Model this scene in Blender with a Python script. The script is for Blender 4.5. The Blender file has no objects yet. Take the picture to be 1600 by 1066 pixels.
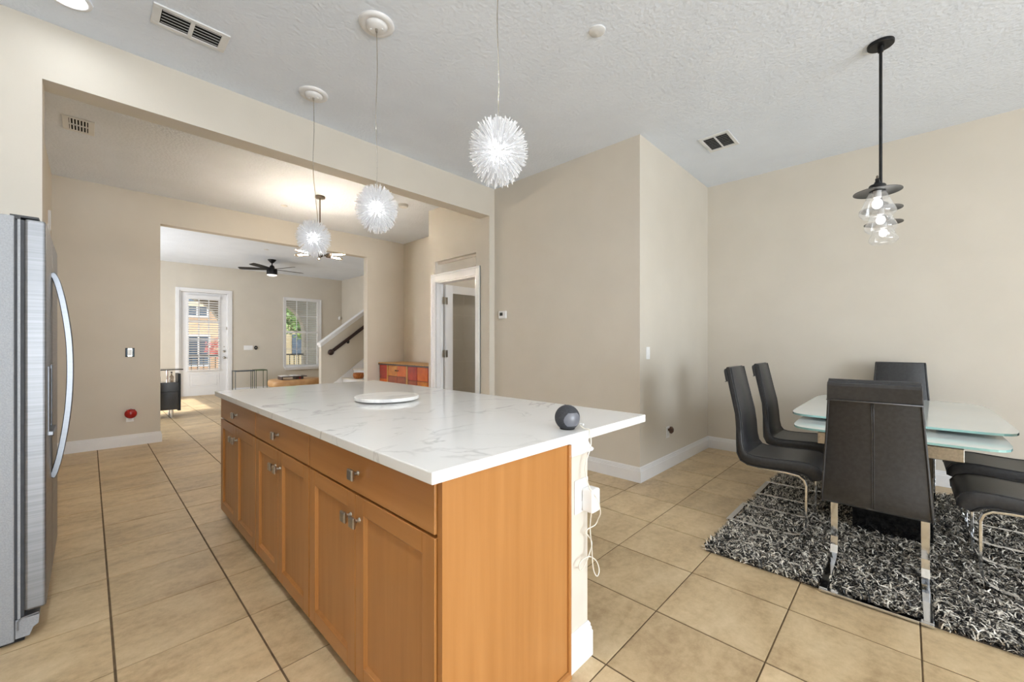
import bpy, bmesh, math, random
import numpy as np
from mathutils import Vector, Matrix, Euler
random.seed(7)
rng = np.random.default_rng(7)
sc = bpy.context.scene
COL = sc.collection
R = math.radians

# ------------------------------------------------------------------ camera, world, sun, large lights, exposure
CAMZ = 1.26
cam = bpy.data.cameras.new('camera')
cam.sensor_width = 36.0; cam.sensor_fit = 'HORIZONTAL'
cam.lens = 638.13 / 1600 * 36
cam.shift_y = 4.43 / 1600
cam.clip_start = 0.02; cam.clip_end = 300
camo = bpy.data.objects.new('camera', cam); COL.objects.link(camo)
camo.location = (0, 0, CAMZ)
camo.rotation_euler = (R(90), 0, R(43.978 - 90))
sc.camera = camo

w = bpy.data.worlds.new('world'); sc.world = w; w.use_nodes = True
wbg = w.node_tree.nodes['Background']
wbg.inputs[0].default_value = (0.80, 0.90, 1.0, 1); wbg.inputs[1].default_value = 1.6

def light(name, kind, loc, rot, energy, color=(1, 1, 1), **kw):
    l = bpy.data.lights.new(name, kind); l.energy = energy; l.color = color
    for k, v in kw.items(): setattr(l, k, v)
    o = bpy.data.objects.new(name, l); COL.objects.link(o)
    o.location = loc; o.rotation_euler = rot
    return o
# sun from the left and a little behind the camera, high enough to clear the back patio
light('sun', 'SUN', (-20, -6, 20), (R(52), 0, R(-74)), 4.0, (1.0, 0.95, 0.86), angle=R(0.6))
# daylight through the sliding doors in the wall behind the camera and an added, unseen living room side window
light('patio_daylight', 'AREA', (0.85, -4.85, 1.30), (R(90), 0, R(0)), 205, (0.86, 0.935, 1.0), shape='RECTANGLE', size=3.4, size_y=2.3)
light('side_window_fill', 'AREA', (-1.38, 9.75, 1.5), (0, R(-90), 0), 72, (0.96, 0.985, 1.0), shape='RECTANGLE', size=1.8, size_y=2.6)
vs = sc.view_settings
vs.view_transform = 'Standard'; vs.look = 'None'; vs.exposure = 0.72; vs.gamma = 1.0
vs.use_curve_mapping = False
sc.cycles.max_bounces = 10; sc.cycles.diffuse_bounces = 6; sc.cycles.transparent_max_bounces = 24
sc.cycles.use_denoising = True
sc.cycles.sample_clamp_indirect = 6.0
sc.cycles.caustics_reflective = False; sc.cycles.caustics_refractive = False

# ------------------------------------------------------------------ materials
def lin(r, g, b):
    f = lambda c: (c / 255 / 12.92) if c / 255 <= 0.04045 else ((c / 255 + 0.055) / 1.055) ** 2.4
    return (f(r), f(g), f(b), 1)
MATS = {}
def new_mat(name):
    m = bpy.data.materials.new(name); m.use_nodes = True
    nt = m.node_tree
    return m, nt, nt.nodes['Principled BSDF']
def nd(nt, t, **kw):
    n = nt.nodes.new(t)
    for k, v in kw.items():
        if k.startswith('i_'): n.inputs[k[2:].replace('_', ' ')].default_value = v
        else: setattr(n, k, v)
    return n
def pm(name, c1, c2=None, scale=(4, 4, 4), rough=0.5, metal=0.0, bump=0.0, bscale=None, coat=0.0, detail=4, lo=0.35, hi=0.65, emis=None, estr=0, spec=None, alpha=None, trans=0):
    """principled material whose colour drifts between c1 and c2 with stretched noise in world space"""
    m, nt, b = new_mat(name)
    if c2 is None: c2 = tuple(x * 0.93 for x in c1[:3]) + (1,)
    geo = nd(nt, 'ShaderNodeNewGeometry')
    mp = nd(nt, 'ShaderNodeMapping'); mp.inputs['Scale'].default_value = scale
    nt.links.new(geo.outputs['Position'], mp.inputs['Vector'])
    no = nd(nt, 'ShaderNodeTexNoise'); no.inputs['Scale'].default_value = 1.0; no.inputs['Detail'].default_value = detail
    nt.links.new(mp.outputs[0], no.inputs['Vector'])
    cr = nd(nt, 'ShaderNodeValToRGB')
    cr.color_ramp.elements[0].position = lo; cr.color_ramp.elements[0].color = c2
    cr.color_ramp.elements[1].position = hi; cr.color_ramp.elements[1].color = c1
    nt.links.new(no.outputs['Fac'], cr.inputs[0])
    nt.links.new(cr.outputs[0], b.inputs['Base Color'])
    b.inputs['Roughness'].default_value = rough; b.inputs['Metallic'].default_value = metal
    if spec is not None: b.inputs['Specular IOR Level'].default_value = spec
    if coat: b.inputs['Coat Weight'].default_value = coat; b.inputs['Coat Roughness'].default_value = 0.12
    if trans: b.inputs['Transmission Weight'].default_value = trans
    if bump:
        if bscale:
            mp2 = nd(nt, 'ShaderNodeMapping'); mp2.inputs['Scale'].default_value = bscale
            nt.links.new(geo.outputs['Position'], mp2.inputs['Vector'])
            n2 = nd(nt, 'ShaderNodeTexNoise'); n2.inputs['Scale'].default_value = 1.0; n2.inputs['Detail'].default_value = 3
            nt.links.new(mp2.outputs[0], n2.inputs['Vector'])
        else: n2 = no
        bp = nd(nt, 'ShaderNodeBump'); bp.inputs['Strength'].default_value = bump; bp.inputs['Distance'].default_value = 0.01
        nt.links.new(n2.outputs['Fac'], bp.inputs['Height']); nt.links.new(bp.outputs[0], b.inputs['Normal'])
    if emis: b.inputs['Emission Color'].default_value = emis; b.inputs['Emission Strength'].default_value = estr
    MATS[name] = m
    return m

M_wall = pm('wall_paint', lin(207, 200, 188), lin(204, 197, 185), (3, 3, 3), 0.75, bump=0.05, bscale=(90, 90, 90))
M_ceil = pm('ceiling_paint', lin(228, 235, 246), lin(224, 231, 242), (3, 3, 3), 0.9, bump=0.55, bscale=(44, 44, 44))
M_white = pm('white_trim_paint', lin(229, 229, 230), lin(225, 225, 227), (5, 5, 5), 0.35)
M_cream = pm('cream_paint', lin(216, 208, 196), None, (5, 5, 5), 0.6)
M_grout = pm('grout', lin(112, 92, 66), lin(88, 70, 48), (14, 14, 14), 0.9)
M_steel = pm('brushed_stainless', lin(138, 139, 142), lin(126, 127, 130), (2, 2, 160), 0.40, 0.8)
M_handle = pm('satin_steel_handle', lin(122, 124, 128), None, (2, 2, 80), 0.34, 0.9)
M_fside = pm('grey_fridge_side', lin(150, 152, 155), lin(140, 142, 146), (160, 160, 160), 0.5, 0.35, bump=0.12, bscale=(220, 220, 220))
M_seal = pm('dark_rubber', lin(60, 61, 64), lin(48, 49, 52), (20, 20, 20), 0.6)
M_black = pm('matte_black_metal', lin(22, 22, 23), lin(17, 17, 18), (20, 20, 20), 0.45, 0.3)
M_blackgloss = pm('black_gloss', lin(12, 12, 13), lin(8, 8, 9), (8, 8, 8), 0.08, 0.0, coat=0.5)
M_leather = pm('black_leather', lin(50, 50, 52), lin(41, 41, 43), (60, 60, 60), 0.38, bump=0.06, bscale=(380, 380, 380))
M_leather_seam = pm('charcoal_piping', lin(96, 96, 98), lin(84, 84, 86), (60, 60, 60), 0.4)
M_chrome = pm('chrome', lin(225, 227, 230), lin(220, 222, 226), (3, 3, 3), 0.07, 1.0)
M_nickel = pm('brushed_nickel', lin(190, 184, 174), lin(172, 166, 157), (90, 90, 90), 0.28, 1.0)
M_bronze = pm('dark_nickel', lin(128, 118, 108), None, (40, 40, 40), 0.35, 1.0)
M_plastic = pm('white_plastic', lin(240, 240, 240), lin(236, 236, 237), (8, 8, 8), 0.3)
M_dark = pm('dark_recess', lin(24, 23, 22), lin(18, 17, 16), (8, 8, 8), 0.9)
M_gun = pm('gunmetal', lin(96, 95, 94), lin(84, 83, 82), (30, 30, 30), 0.32, 1.0)
M_toe = pm('shaded_toe_kick_board', lin(62, 42, 26), lin(46, 30, 18), (3, 3, 30), 0.6)  # board colour darkened to carry the shade under the cabinet doors
M_vent = pm('white_vent_enamel', lin(226, 227, 228), None, (6, 6, 6), 0.45)
M_shag_k = pm('black_shag', lin(26, 25, 25), lin(15, 15, 15), (40, 40, 40), 0.55)
M_shag_g = pm('grey_shag', lin(140, 132, 122), lin(92, 88, 84), (30, 30, 30), 0.6)
M_shag_w = pm('cream_shag', lin(240, 234, 222), lin(212, 204, 192), (30, 30, 30), 0.6)
M_backing = pm('rug_backing', lin(60, 54, 48), None, (90, 90, 90), 0.9)
M_cable = pm('white_cable', lin(228, 222, 210), None, (20, 20, 20), 0.4)
M_tan = pm('tan_leather', lin(206, 166, 118), lin(186, 142, 96), (6, 6, 6), 0.45)
M_darkwood = pm('dark_wood', lin(64, 42, 34), lin(46, 28, 22), (6, 40, 40), 0.4)
M_rail = pm('dark_handrail_wood', lin(48, 24, 18), lin(36, 17, 12), (6, 40, 40), 0.3)
M_paper = pm('magazine_paper', lin(236, 234, 230), lin(214, 210, 208), (20, 20, 20), 0.5)
M_red = pm('red_plastic', lin(178, 36, 30), lin(150, 24, 20), (12, 12, 12), 0.25)
M_brownplug = pm('brown_plastic', lin(92, 66, 52), lin(60, 42, 34), (40, 40, 40), 0.35)
M_fabric_grey = pm('charcoal_speaker_fabric', lin(62, 63, 68), lin(46, 47, 51), (300, 300, 300), 0.8, bump=0.2, bscale=(500, 500, 500))
M_slate = pm('grey_speaker_plastic', lin(110, 112, 120), lin(100, 102, 110), (20, 20, 20), 0.35)
M_greenmetal = pm('green_metal', lin(76, 98, 60), lin(58, 76, 50), (20, 20, 20), 0.4, 0.4)
M_greymetal = pm('blue_grey_metal', lin(72, 84, 92), lin(60, 70, 78), (20, 20, 20), 0.4, 0.4)
M_wicker = pm('orange_wicker', lin(196, 120, 54), lin(140, 78, 30), (60, 60, 20), 0.6, bump=0.4)
M_orange = pm('orange_lacquer', lin(214, 104, 22), lin(190, 84, 14), (7, 7, 7), 0.25, coat=0.3)
M_redlac = pm('red_lacquer', lin(168, 38, 16), lin(136, 26, 12), (7, 7, 7), 0.25, coat=0.3)
M_amber = pm('amber_lacquer', lin(196, 122, 30), lin(166, 92, 16), (7, 7, 7), 0.25, coat=0.3)
M_rust = pm('rust_lacquer', lin(150, 62, 20), lin(120, 44, 14), (7, 7, 7), 0.3, coat=0.3)
M_ctop = pm('golden_wood_top', lin(196, 146, 72), lin(172, 122, 54), (3, 30, 30), 0.35)
M_marblew = pm('white_marble_disc', lin(238, 237, 234), lin(216, 215, 214), (8, 22, 8), 0.25, lo=0.3, hi=0.5)
M_stucco = pm('orange_stucco', lin(226, 190, 156), lin(216, 178, 142), (1, 1, 1), 0.9)
M_stucco2 = pm('pale_stucco', lin(232, 214, 178), lin(220, 200, 160), (1, 1, 1), 0.9)
M_bldwin = pm('dark_window_glass', lin(96, 116, 136), lin(64, 80, 98), (1, 1, 1), 0.1)
M_awning = pm('red_awning_cloth', lin(196, 62, 60), lin(222, 150, 144), (9, 1, 1), 0.8)
M_leaf = pm('green_leaves', lin(122, 152, 82), lin(70, 104, 50), (4, 4, 4), 0.6)
M_leaf2 = pm('red_leaves', lin(206, 112, 108), lin(176, 74, 78), (4, 4, 4), 0.6)
M_bark = pm('bark', lin(98, 80, 62), None, (9, 9, 2), 0.9)
M_ground = pm('pale_paving', lin(196, 188, 174), lin(176, 168, 156), (2, 2, 2), 0.9)
M_porch = pm('shaded_porch_plaster', lin(168, 160, 146), lin(156, 148, 134), (2, 2, 2), 0.9)  # plaster colour darkened to hold the shade inside the porch
M_screen = pm('dark_display', lin(40, 42, 44), None, (20, 20, 20), 0.15)
M_brass = pm('oiled_hinge', lin(168, 164, 156), None, (40, 40, 40), 0.35, 1.0)

def wood(name, axis, c1=lin(181, 126, 70), c2=lin(165, 110, 55)):
    sx = [26, 26, 26]; sx[axis] = 1.3
    m = pm(name, c1, c2, tuple(sx), 0.36, bump=0.03, coat=0.25, detail=5, lo=0.25, hi=0.75)
    return m
M_wood = wood('honey_maple_vertical', 2)
M_woodh = wood('honey_maple_horizontal', 1)

def tile_mat():
    m, nt, b = new_mat('travertine_look_tile')
    geo = nd(nt, 'ShaderNodeNewGeometry'); oi = nd(nt, 'ShaderNodeObjectInfo')
    off = nd(nt, 'ShaderNodeVectorMath', operation='SCALE'); off.inputs[0].default_value = (7.3, 3.1, 5.7)
    nt.links.new(oi.outputs['Random'], off.inputs['Scale'])
    add = nd(nt, 'ShaderNodeVectorMath', operation='ADD')
    nt.links.new(geo.outputs['Position'], add.inputs[0]); nt.links.new(off.outputs[0], add.inputs[1])
    mp = nd(nt, 'ShaderNodeMapping'); mp.inputs['Scale'].default_value = (2.6, 5.5, 4)
    nt.links.new(add.outputs[0], mp.inputs['Vector'])
    n1 = nd(nt, 'ShaderNodeTexNoise'); n1.inputs['Scale'].default_value = 1; n1.inputs['Detail'].default_value = 8; n1.inputs['Roughness'].default_value = 0.62; n1.inputs['Distortion'].default_value = 0.35
    nt.links.new(mp.outputs[0], n1.inputs['Vector'])
    cr = nd(nt, 'ShaderNodeValToRGB'); e = cr.color_ramp.elements
    e[0].position = 0.36; e[0].color = lin(170, 145, 110)
    e[1].position = 0.66; e[1].color = lin(216, 194, 158)
    x = e.new(0.5); x.color = lin(198, 174, 136)
    n3 = nd(nt, 'ShaderNodeTexNoise'); n3.inputs['Scale'].default_value = 26; n3.inputs['Detail'].default_value = 6; n3.inputs['Roughness'].default_value = 0.7
    nt.links.new(add.outputs[0], n3.inputs['Vector'])
    mxn = nd(nt, 'ShaderNodeMix'); mxn.inputs[0].default_value = 0.38
    nt.links.new(n1.outputs['Fac'], mxn.inputs[2]); nt.links.new(n3.outputs['Fac'], mxn.inputs[3])
    nt.links.new(mxn.outputs[0], cr.inputs[0])
    hs = nd(nt, 'ShaderNodeHueSaturation')
    mr = nd(nt, 'ShaderNodeMapRange'); mr.inputs['To Min'].default_value = 0.93; mr.inputs['To Max'].default_value = 1.06
    nt.links.new(oi.outputs['Random'], mr.inputs['Value']); nt.links.new(mr.outputs[0], hs.inputs['Value'])
    nt.links.new(cr.outputs[0], hs.inputs['Color']); nt.links.new(hs.outputs[0], b.inputs['Base Color'])
    rr = nd(nt, 'ShaderNodeMapRange'); rr.inputs['To Min'].default_value = 0.30; rr.inputs['To Max'].default_value = 0.46
    nt.links.new(n1.outputs['Fac'], rr.inputs['Value']); nt.links.new(rr.outputs[0], b.inputs['Roughness'])
    bp = nd(nt, 'ShaderNodeBump'); bp.inputs['Strength'].default_value = 0.10; bp.inputs['Distance'].default_value = 0.01
    nt.links.new(n1.outputs['Fac'], bp.inputs['Height']); nt.links.new(bp.outputs[0], b.inputs['Normal'])
    return m
M_tile = tile_mat()

def marble_mat():
    m, nt, b = new_mat('white_veined_quartz')
    geo = nd(nt, 'ShaderNodeNewGeometry')
    def vein(scale, width, seed, dist):
        mp = nd(nt, 'ShaderNodeMapping'); mp.inputs['Scale'].default_value = scale; mp.inputs['Location'].default_value = seed
        nt.links.new(geo.outputs['Position'], mp.inputs['Vector'])
        n = nd(nt, 'ShaderNodeTexNoise'); n.inputs['Scale'].default_value = 1; n.inputs['Detail'].default_value = 5; n.inputs['Distortion'].default_value = dist; n.inputs['Roughness'].default_value = 0.5
        nt.links.new(mp.outputs[0], n.inputs['Vector'])
        s = nd(nt, 'ShaderNodeMath', operation='SUBTRACT'); s.inputs[1].default_value = 0.5
        nt.links.new(n.outputs['Fac'], s.inputs[0])
        a = nd(nt, 'ShaderNodeMath', operation='ABSOLUTE'); nt.links.new(s.outputs[0], a.inputs[0])
        r = nd(nt, 'ShaderNodeMapRange'); r.inputs['From Min'].default_value = 0; r.inputs['From Max'].default_value = width
        r.inputs['To Min'].default_value = 1; r.inputs['To Max'].default_value = 0
        nt.links.new(a.outputs[0], r.inputs['Value'])
        n2 = nd(nt, 'ShaderNodeTexNoise'); n2.inputs['Scale'].default_value = 2.3; n2.inputs['Detail'].default_value = 2
        nt.links.new(mp.outputs[0], n2.inputs['Vector'])
        r2 = nd(nt, 'ShaderNodeMapRange'); r2.inputs['From Min'].default_value = 0.45; r2.inputs['From Max'].default_value = 0.65
        nt.links.new(n2.outputs['Fac'], r2.inputs['Value'])
        mu = nd(nt, 'ShaderNodeMath', operation='MULTIPLY'); nt.links.new(r.outputs[0], mu.inputs[0]); nt.links.new(r2.outputs[0], mu.inputs[1])
        return mu
    v1 = vein((0.75, 1.5, 1), 0.012, (3.1, 1.7, 0), 1.3); v2 = vein((1.6, 2.6, 1), 0.010, (8.2, 4.4, 0), 0.9)
    mx = nd(nt, 'ShaderNodeMath', operation='MULTIPLY_ADD'); mx.inputs[1].default_value = 0.55
    nt.links.new(v2.outputs[0], mx.inputs[0]); nt.links.new(v1.outputs[0], mx.inputs[2]); mx.use_clamp = True
    mu = nd(nt, 'ShaderNodeMath', operation='MULTIPLY'); mu.inputs[1].default_value = 0.58; nt.links.new(mx.outputs[0], mu.inputs[0])
    cr = nd(nt, 'ShaderNodeValToRGB'); e = cr.color_ramp.elements
    e[0].color = lin(234, 234, 233); e[1].color = lin(150, 148, 150)
    nt.links.new(mu.outputs[0], cr.inputs[0]); nt.links.new(cr.outputs[0], b.inputs['Base Color'])
    b.inputs['Roughness'].default_value = 0.12; b.inputs['Coat Weight'].default_value = 0.2
    return m
M_marble = marble_mat()

def glass_mat(name, tint=(1, 1, 1), ior=1.45, rough=0.0, base=0.0):
    """thin clear pane: tinted transparency with a fresnel reflection"""
    m = bpy.data.materials.new(name); m.use_nodes = True; nt = m.node_tree; nt.nodes.clear()
    out = nd(nt, 'ShaderNodeOutputMaterial'); tr = nd(nt, 'ShaderNodeBsdfTransparent'); gl = nd(nt, 'ShaderNodeBsdfGlossy')
    tr.inputs[0].default_value = (*tint, 1); gl.inputs['Roughness'].default_value = rough
    noise = nd(nt, 'ShaderNodeTexNoise'); noise.inputs['Scale'].default_value = 6
    mr = nd(nt, 'ShaderNodeMapRange'); mr.inputs['To Min'].default_value = base; mr.inputs['To Max'].default_value = base + 0.02
    nt.links.new(noise.outputs['Fac'], mr.inputs['Value'])
    lw = nd(nt, 'ShaderNodeLayerWeight'); lw.inputs['Blend'].default_value = 0.5
    pw_ = nd(nt, 'ShaderNodeMath', operation='POWER'); pw_.inputs[1].default_value = 5.0
    nt.links.new(lw.outputs['Facing'], pw_.inputs[0])
    r0 = ((ior-1)/(ior+1))**2
    fr = nd(nt, 'ShaderNodeMath', operation='MULTIPLY_ADD'); fr.inputs[1].default_value = 1-r0; fr.inputs[2].default_value = r0
    nt.links.new(pw_.outputs[0], fr.inputs[0])
    ad = nd(nt, 'ShaderNodeMath', operation='ADD'); ad.use_clamp = True
    nt.links.new(fr.outputs[0], ad.inputs[0]); nt.links.new(mr.outputs[0], ad.inputs[1])
    mx = nd(nt, 'ShaderNodeMixShader'); nt.links.new(ad.outputs[0], mx.inputs[0]); nt.links.new(tr.outputs[0], mx.inputs[1]); nt.links.new(gl.outputs[0], mx.inputs[2])
    nt.links.new(mx.outputs[0], out.inputs[0])
    return m
M_pane = glass_mat('window_pane', (0.97, 0.98, 0.98))
M_doorglass = glass_mat('grey_door_glass', (0.93, 0.93, 0.92), 1.5, 0.05, 0.05)
M_shade = glass_mat('seeded_shade_glass', (0.96, 0.965, 0.97), 1.6, 0.08, 0.06)
def milky(m, amt):
    nt = m.node_tree; out = [n for n in nt.nodes if n.type == 'OUTPUT_MATERIAL'][0]; src = out.inputs[0].links[0].from_socket
    t = nd(nt, 'ShaderNodeBsdfTranslucent'); t.inputs[0].default_value = (0.95, 0.95, 0.95, 1)
    d = nd(nt, 'ShaderNodeBsdfDiffuse'); d.inputs[0].default_value = (0.9, 0.9, 0.9, 1)
    a = nd(nt, 'ShaderNodeMixShader'); a.inputs[0].default_value = 0.5; nt.links.new(t.outputs[0], a.inputs[1]); nt.links.new(d.outputs[0], a.inputs[2])
    x = nd(nt, 'ShaderNodeMixShader'); x.inputs[0].default_value = amt; nt.links.new(src, x.inputs[1]); nt.links.new(a.outputs[0], x.inputs[2]); nt.links.new(x.outputs[0], out.inputs[0])
milky(M_shade, 0.14)
M_bottle = glass_mat('bottle_glass', (0.6, 0.55, 0.5), 1.5, 0.02, 0.05)
M_bulbglass = glass_mat('amber_bulb_glass', (1.0, 0.90, 0.76), 1.5, 0.02, 0.10)

def emit_mat(name, col, strength):
    m, nt, b = new_mat(name)
    n = nd(nt, 'ShaderNodeTexNoise'); n.inputs['Scale'].default_value = 30
    mr = nd(nt, 'ShaderNodeMapRange'); mr.inputs['To Min'].default_value = strength * 0.95; mr.inputs['To Max'].default_value = strength * 1.05
    nt.links.new(n.outputs['Fac'], mr.inputs['Value'])
    b.inputs['Base Color'].default_value = (*col, 1); b.inputs['Emission Color'].default_value = (*col, 1)
    nt.links.new(mr.outputs[0], b.inputs['Emission Strength'])
    return m
M_bulb = emit_mat('white_bulb', (1, 0.98, 0.95), 4)
M_urchin_core = emit_mat('urchin_core_glow', (0.97, 0.985, 1.0), 3.0)
M_filament = emit_mat('warm_filament', (1, 0.94, 0.86), 380)
M_can = emit_mat('recessed_lens', (0.91, 0.96, 1.0), 150)
M_can_dim = emit_mat('recessed_lens_dimmed', (0.91, 0.96, 1.0), 26)
M_fanlens = emit_mat('fan_lens', (1, 0.95, 0.88), 0.9)

def spike_mat():
    m = bpy.data.materials.new('white_translucent_spike'); m.use_nodes = True; nt = m.node_tree; nt.nodes.clear()
    out = nd(nt, 'ShaderNodeOutputMaterial'); d = nd(nt, 'ShaderNodeBsdfDiffuse'); t = nd(nt, 'ShaderNodeBsdfTranslucent'); g = nd(nt, 'ShaderNodeBsdfGlossy')
    no = nd(nt, 'ShaderNodeTexNoise'); no.inputs['Scale'].default_value = 25
    cr = nd(nt, 'ShaderNodeValToRGB'); cr.color_ramp.elements[0].color = (0.75, 0.75, 0.76, 1); cr.color_ramp.elements[1].color = (0.87, 0.87, 0.88, 1)
    nt.links.new(no.outputs['Fac'], cr.inputs[0]); nt.links.new(cr.outputs[0], d.inputs[0]); nt.links.new(cr.outputs[0], t.inputs[0])
    g.inputs['Roughness'].default_value = 0.25
    a = nd(nt, 'ShaderNodeMixShader'); a.inputs[0].default_value = 0.35; nt.links.new(d.outputs[0], a.inputs[1]); nt.links.new(t.outputs[0], a.inputs[2])
    b = nd(nt, 'ShaderNodeMixShader'); b.inputs[0].default_value = 0.06; nt.links.new(a.outputs[0], b.inputs[1]); nt.links.new(g.outputs[0], b.inputs[2])
    em = nd(nt, 'ShaderNodeEmission'); em.inputs[0].default_value = (0.97, 0.985, 1, 1); em.inputs[1].default_value = 0.05
    ad = nd(nt, 'ShaderNodeAddShader'); nt.links.new(b.outputs[0], ad.inputs[0]); nt.links.new(em.outputs[0], ad.inputs[1])
    nt.links.new(ad.outputs[0], out.inputs[0])
    return m
M_spike = spike_mat()
M_tableglass = pm('white_painted_glass', lin(238, 245, 244), lin(233, 241, 240), (2, 2, 2), 0.05, coat=0.6)
M_glassedge = pm('green_glass_edge', lin(150, 190, 186), lin(130, 172, 168), (2, 2, 2), 0.08, coat=0.4)

# ------------------------------------------------------------------ mesh helpers
class MB:
    def __init__(s): s.v = []; s.f = []; s.mi = []; s.cur = 0
    def face(s, idx): s.f.append(tuple(idx)); s.mi.append(s.cur)
    def add(s, vs, fs):
        o = len(s.v); s.v += [tuple(p) for p in vs]
        for f in fs: s.face([i + o for i in f])
        return s
    def box(s, x0, x1, y0, y1, z0, z1):
        if x0 > x1: x0, x1 = x1, x0
        if y0 > y1: y0, y1 = y1, y0
        if z0 > z1: z0, z1 = z1, z0
        return s.add([(x0,y0,z0),(x1,y0,z0),(x1,y1,z0),(x0,y1,z0),(x0,y0,z1),(x1,y0,z1),(x1,y1,z1),(x0,y1,z1)],
              [(0,3,2,1),(4,5,6,7),(0,1,5,4),(1,2,6,5),(2,3,7,6),(3,0,4,7)])
    def loft(s, rings, closed=True, cap=True):
        """rings: list of equal-length closed rings of 3-D points"""
        n = len(rings[0]); o = len(s.v)
        for r in rings: s.v += [tuple(p) for p in r]
        for i in range(len(rings) - 1):
            for j in range(n if closed else n - 1):
                a = o + i*n + j; b = o + i*n + (j+1) % n
                s.face((a, b, b + n, a + n))
        if cap and closed:
            s.face([o + j for j in range(n)][::-1]); s.face([o + (len(rings)-1)*n + j for j in range(n)])
        return s
    def lathe(s, prof, c=(0,0,0), n=24, axis='z', cap=True):
        rings = []
        for r, h in prof:
            ring = []
            for k in range(n):
                a = 2*math.pi*k/n; x, y = r*math.cos(a), r*math.sin(a)
                p = (x, y, h) if axis == 'z' else ((h, x, y) if axis == 'x' else (y, h, x))
                ring.append((p[0]+c[0], p[1]+c[1], p[2]+c[2]))
            rings.append(ring)
        return s.loft(rings, cap=cap)
    def tube(s, pts, r, n=8, flat=None):
        """round tube along a polyline; flat=(half width, half thickness, width axis) sweeps a flat bar"""
        pts = [Vector(p) for p in pts]; rings = []
        up = Vector((0, 0, 1)); prev = None
        for i, p in enumerate(pts):
            t = (pts[min(i+1, len(pts)-1)] - pts[max(i-1, 0)]).normalized()
            if flat:
                wa = Vector(flat[2]); wa = (wa - t*wa.dot(t)).normalized(); b = t.cross(wa).normalized()
                ring = [p + wa*flat[0] + b*flat[1], p - wa*flat[0] + b*flat[1], p - wa*flat[0] - b*flat[1], p + wa*flat[0] - b*flat[1]]
            else:
                if prev is None:
                    a = up if abs(t.dot(up)) < 0.95 else Vector((1, 0, 0))
                    u = (a - t*a.dot(t)).normalized()
                else: u = (prev - t*prev.dot(t)).normalized()
                prev = u; b = t.cross(u)
                rr = r[i] if isinstance(r, (list, tuple)) else r
                ring = [p + (u*math.cos(2*math.pi*k/n) + b*math.sin(2*math.pi*k/n))*rr for k in range(n)]
            rings.append(ring)
        return s.loft(rings)
    def sphere(s, c, r, n=16, m=10, sz=1.0):
        prof = [(max(1e-4, r*math.sin(math.pi*i/m)), -r*sz*math.cos(math.pi*i/m)) for i in range(m+1)]
        return s.lathe(prof, c, n)
    def extrude(s, poly, axis, a, b):
        """poly: 2-D points in the plane across `axis`, extruded from a to b"""
        def P(u, v, h): return {'x': (h, u, v), 'y': (u, h, v), 'z': (u, v, h)}[axis]
        return s.loft([[P(u, v, a) for u, v in poly], [P(u, v, b) for u, v in poly]])
    def build(s, name, mat, parent=None, smooth=False, bevel=0, origin=None, seg=2, sub=0, autosmooth=None):
        me = bpy.data.meshes.new(name)
        ox, oy, oz = origin or (0, 0, 0)
        me.from_pydata([(x-ox, y-oy, z-oz) for x, y, z in s.v], [], s.f)
        mats = mat if isinstance(mat, (list, tuple)) else [mat]
        for m in mats: me.materials.append(m)
        if len(mats) > 1: me.polygons.foreach_set('material_index', s.mi)
        bm = bmesh.new(); bm.from_mesh(me); bmesh.ops.recalc_face_normals(bm, faces=bm.faces); bm.to_mesh(me); bm.free()
        if smooth: me.polygons.foreach_set('use_smooth', [True]*len(me.polygons))
        o = bpy.data.objects.new(name, me); COL.objects.link(o)
        if origin: o.location = origin
        if parent: o.parent = parent
        if bevel:
            md = o.modifiers.new('bevel', 'BEVEL'); md.width = bevel; md.segments = seg; md.limit_method = 'ANGLE'; md.angle_limit = R(35)
            md.harden_normals = False
        if sub:
            md = o.modifiers.new('subdivision', 'SUBSURF'); md.levels = sub; md.render_levels = sub
        if smooth and autosmooth is not None:
            try: me.set_sharp_from_angle(angle=R(autosmooth))
            except Exception: pass
        return o
def tag(o, label=None, cat=None, group=None, kind=None):
    if label: o['label'] = label
    if cat: o['category'] = cat
    if group: o['group'] = group
    if kind: o['kind'] = kind
    return o
def thing(name, label, cat, loc=(0,0,0), rz=0, group=None, kind=None):
    o = bpy.data.objects.new(name, None); COL.objects.link(o); o.empty_display_size = 0.05
    o.location = loc; o.rotation_euler = (0, 0, rz)
    return tag(o, label, cat, group, kind)
def part(name, mb, mat, parent, **kw): return mb.build(name, mat, parent, **kw)
def copy_tree(o, parent=None):
    c = o.copy(); COL.objects.link(c); c.parent = parent
    for ch in list(o.children): copy_tree(ch, c)
    return c
def struct(name, mb, mat, label=None, cat=None, parent=None, **kw):
    o = mb.build(name, mat, parent, **kw)
    if parent is None: tag(o, label, cat, kind='structure')
    return o

# ------------------------------------------------------------------ the place: planes in metres
ZC = 3.165
XL, XR = -0.95, 5.24           # kitchen left wall, dining right wall
YB = -4.65                     # wall behind the camera
YK, YK2 = 3.655, 3.825         # wall with the wide opening
XB, YBL = 3.475, 1.74          # pantry block faces
XD = 3.39                      # wall of the glass door
YE = 4.935                     # end of that wall
XN = 4.18                      # back of the niche
Y2, Y2B = 6.91, 7.05           # wall between the middle room and the living room
YL = 12.25                     # front wall
XLL, XLR = -1.2, 5.30          # living room side walls

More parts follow.
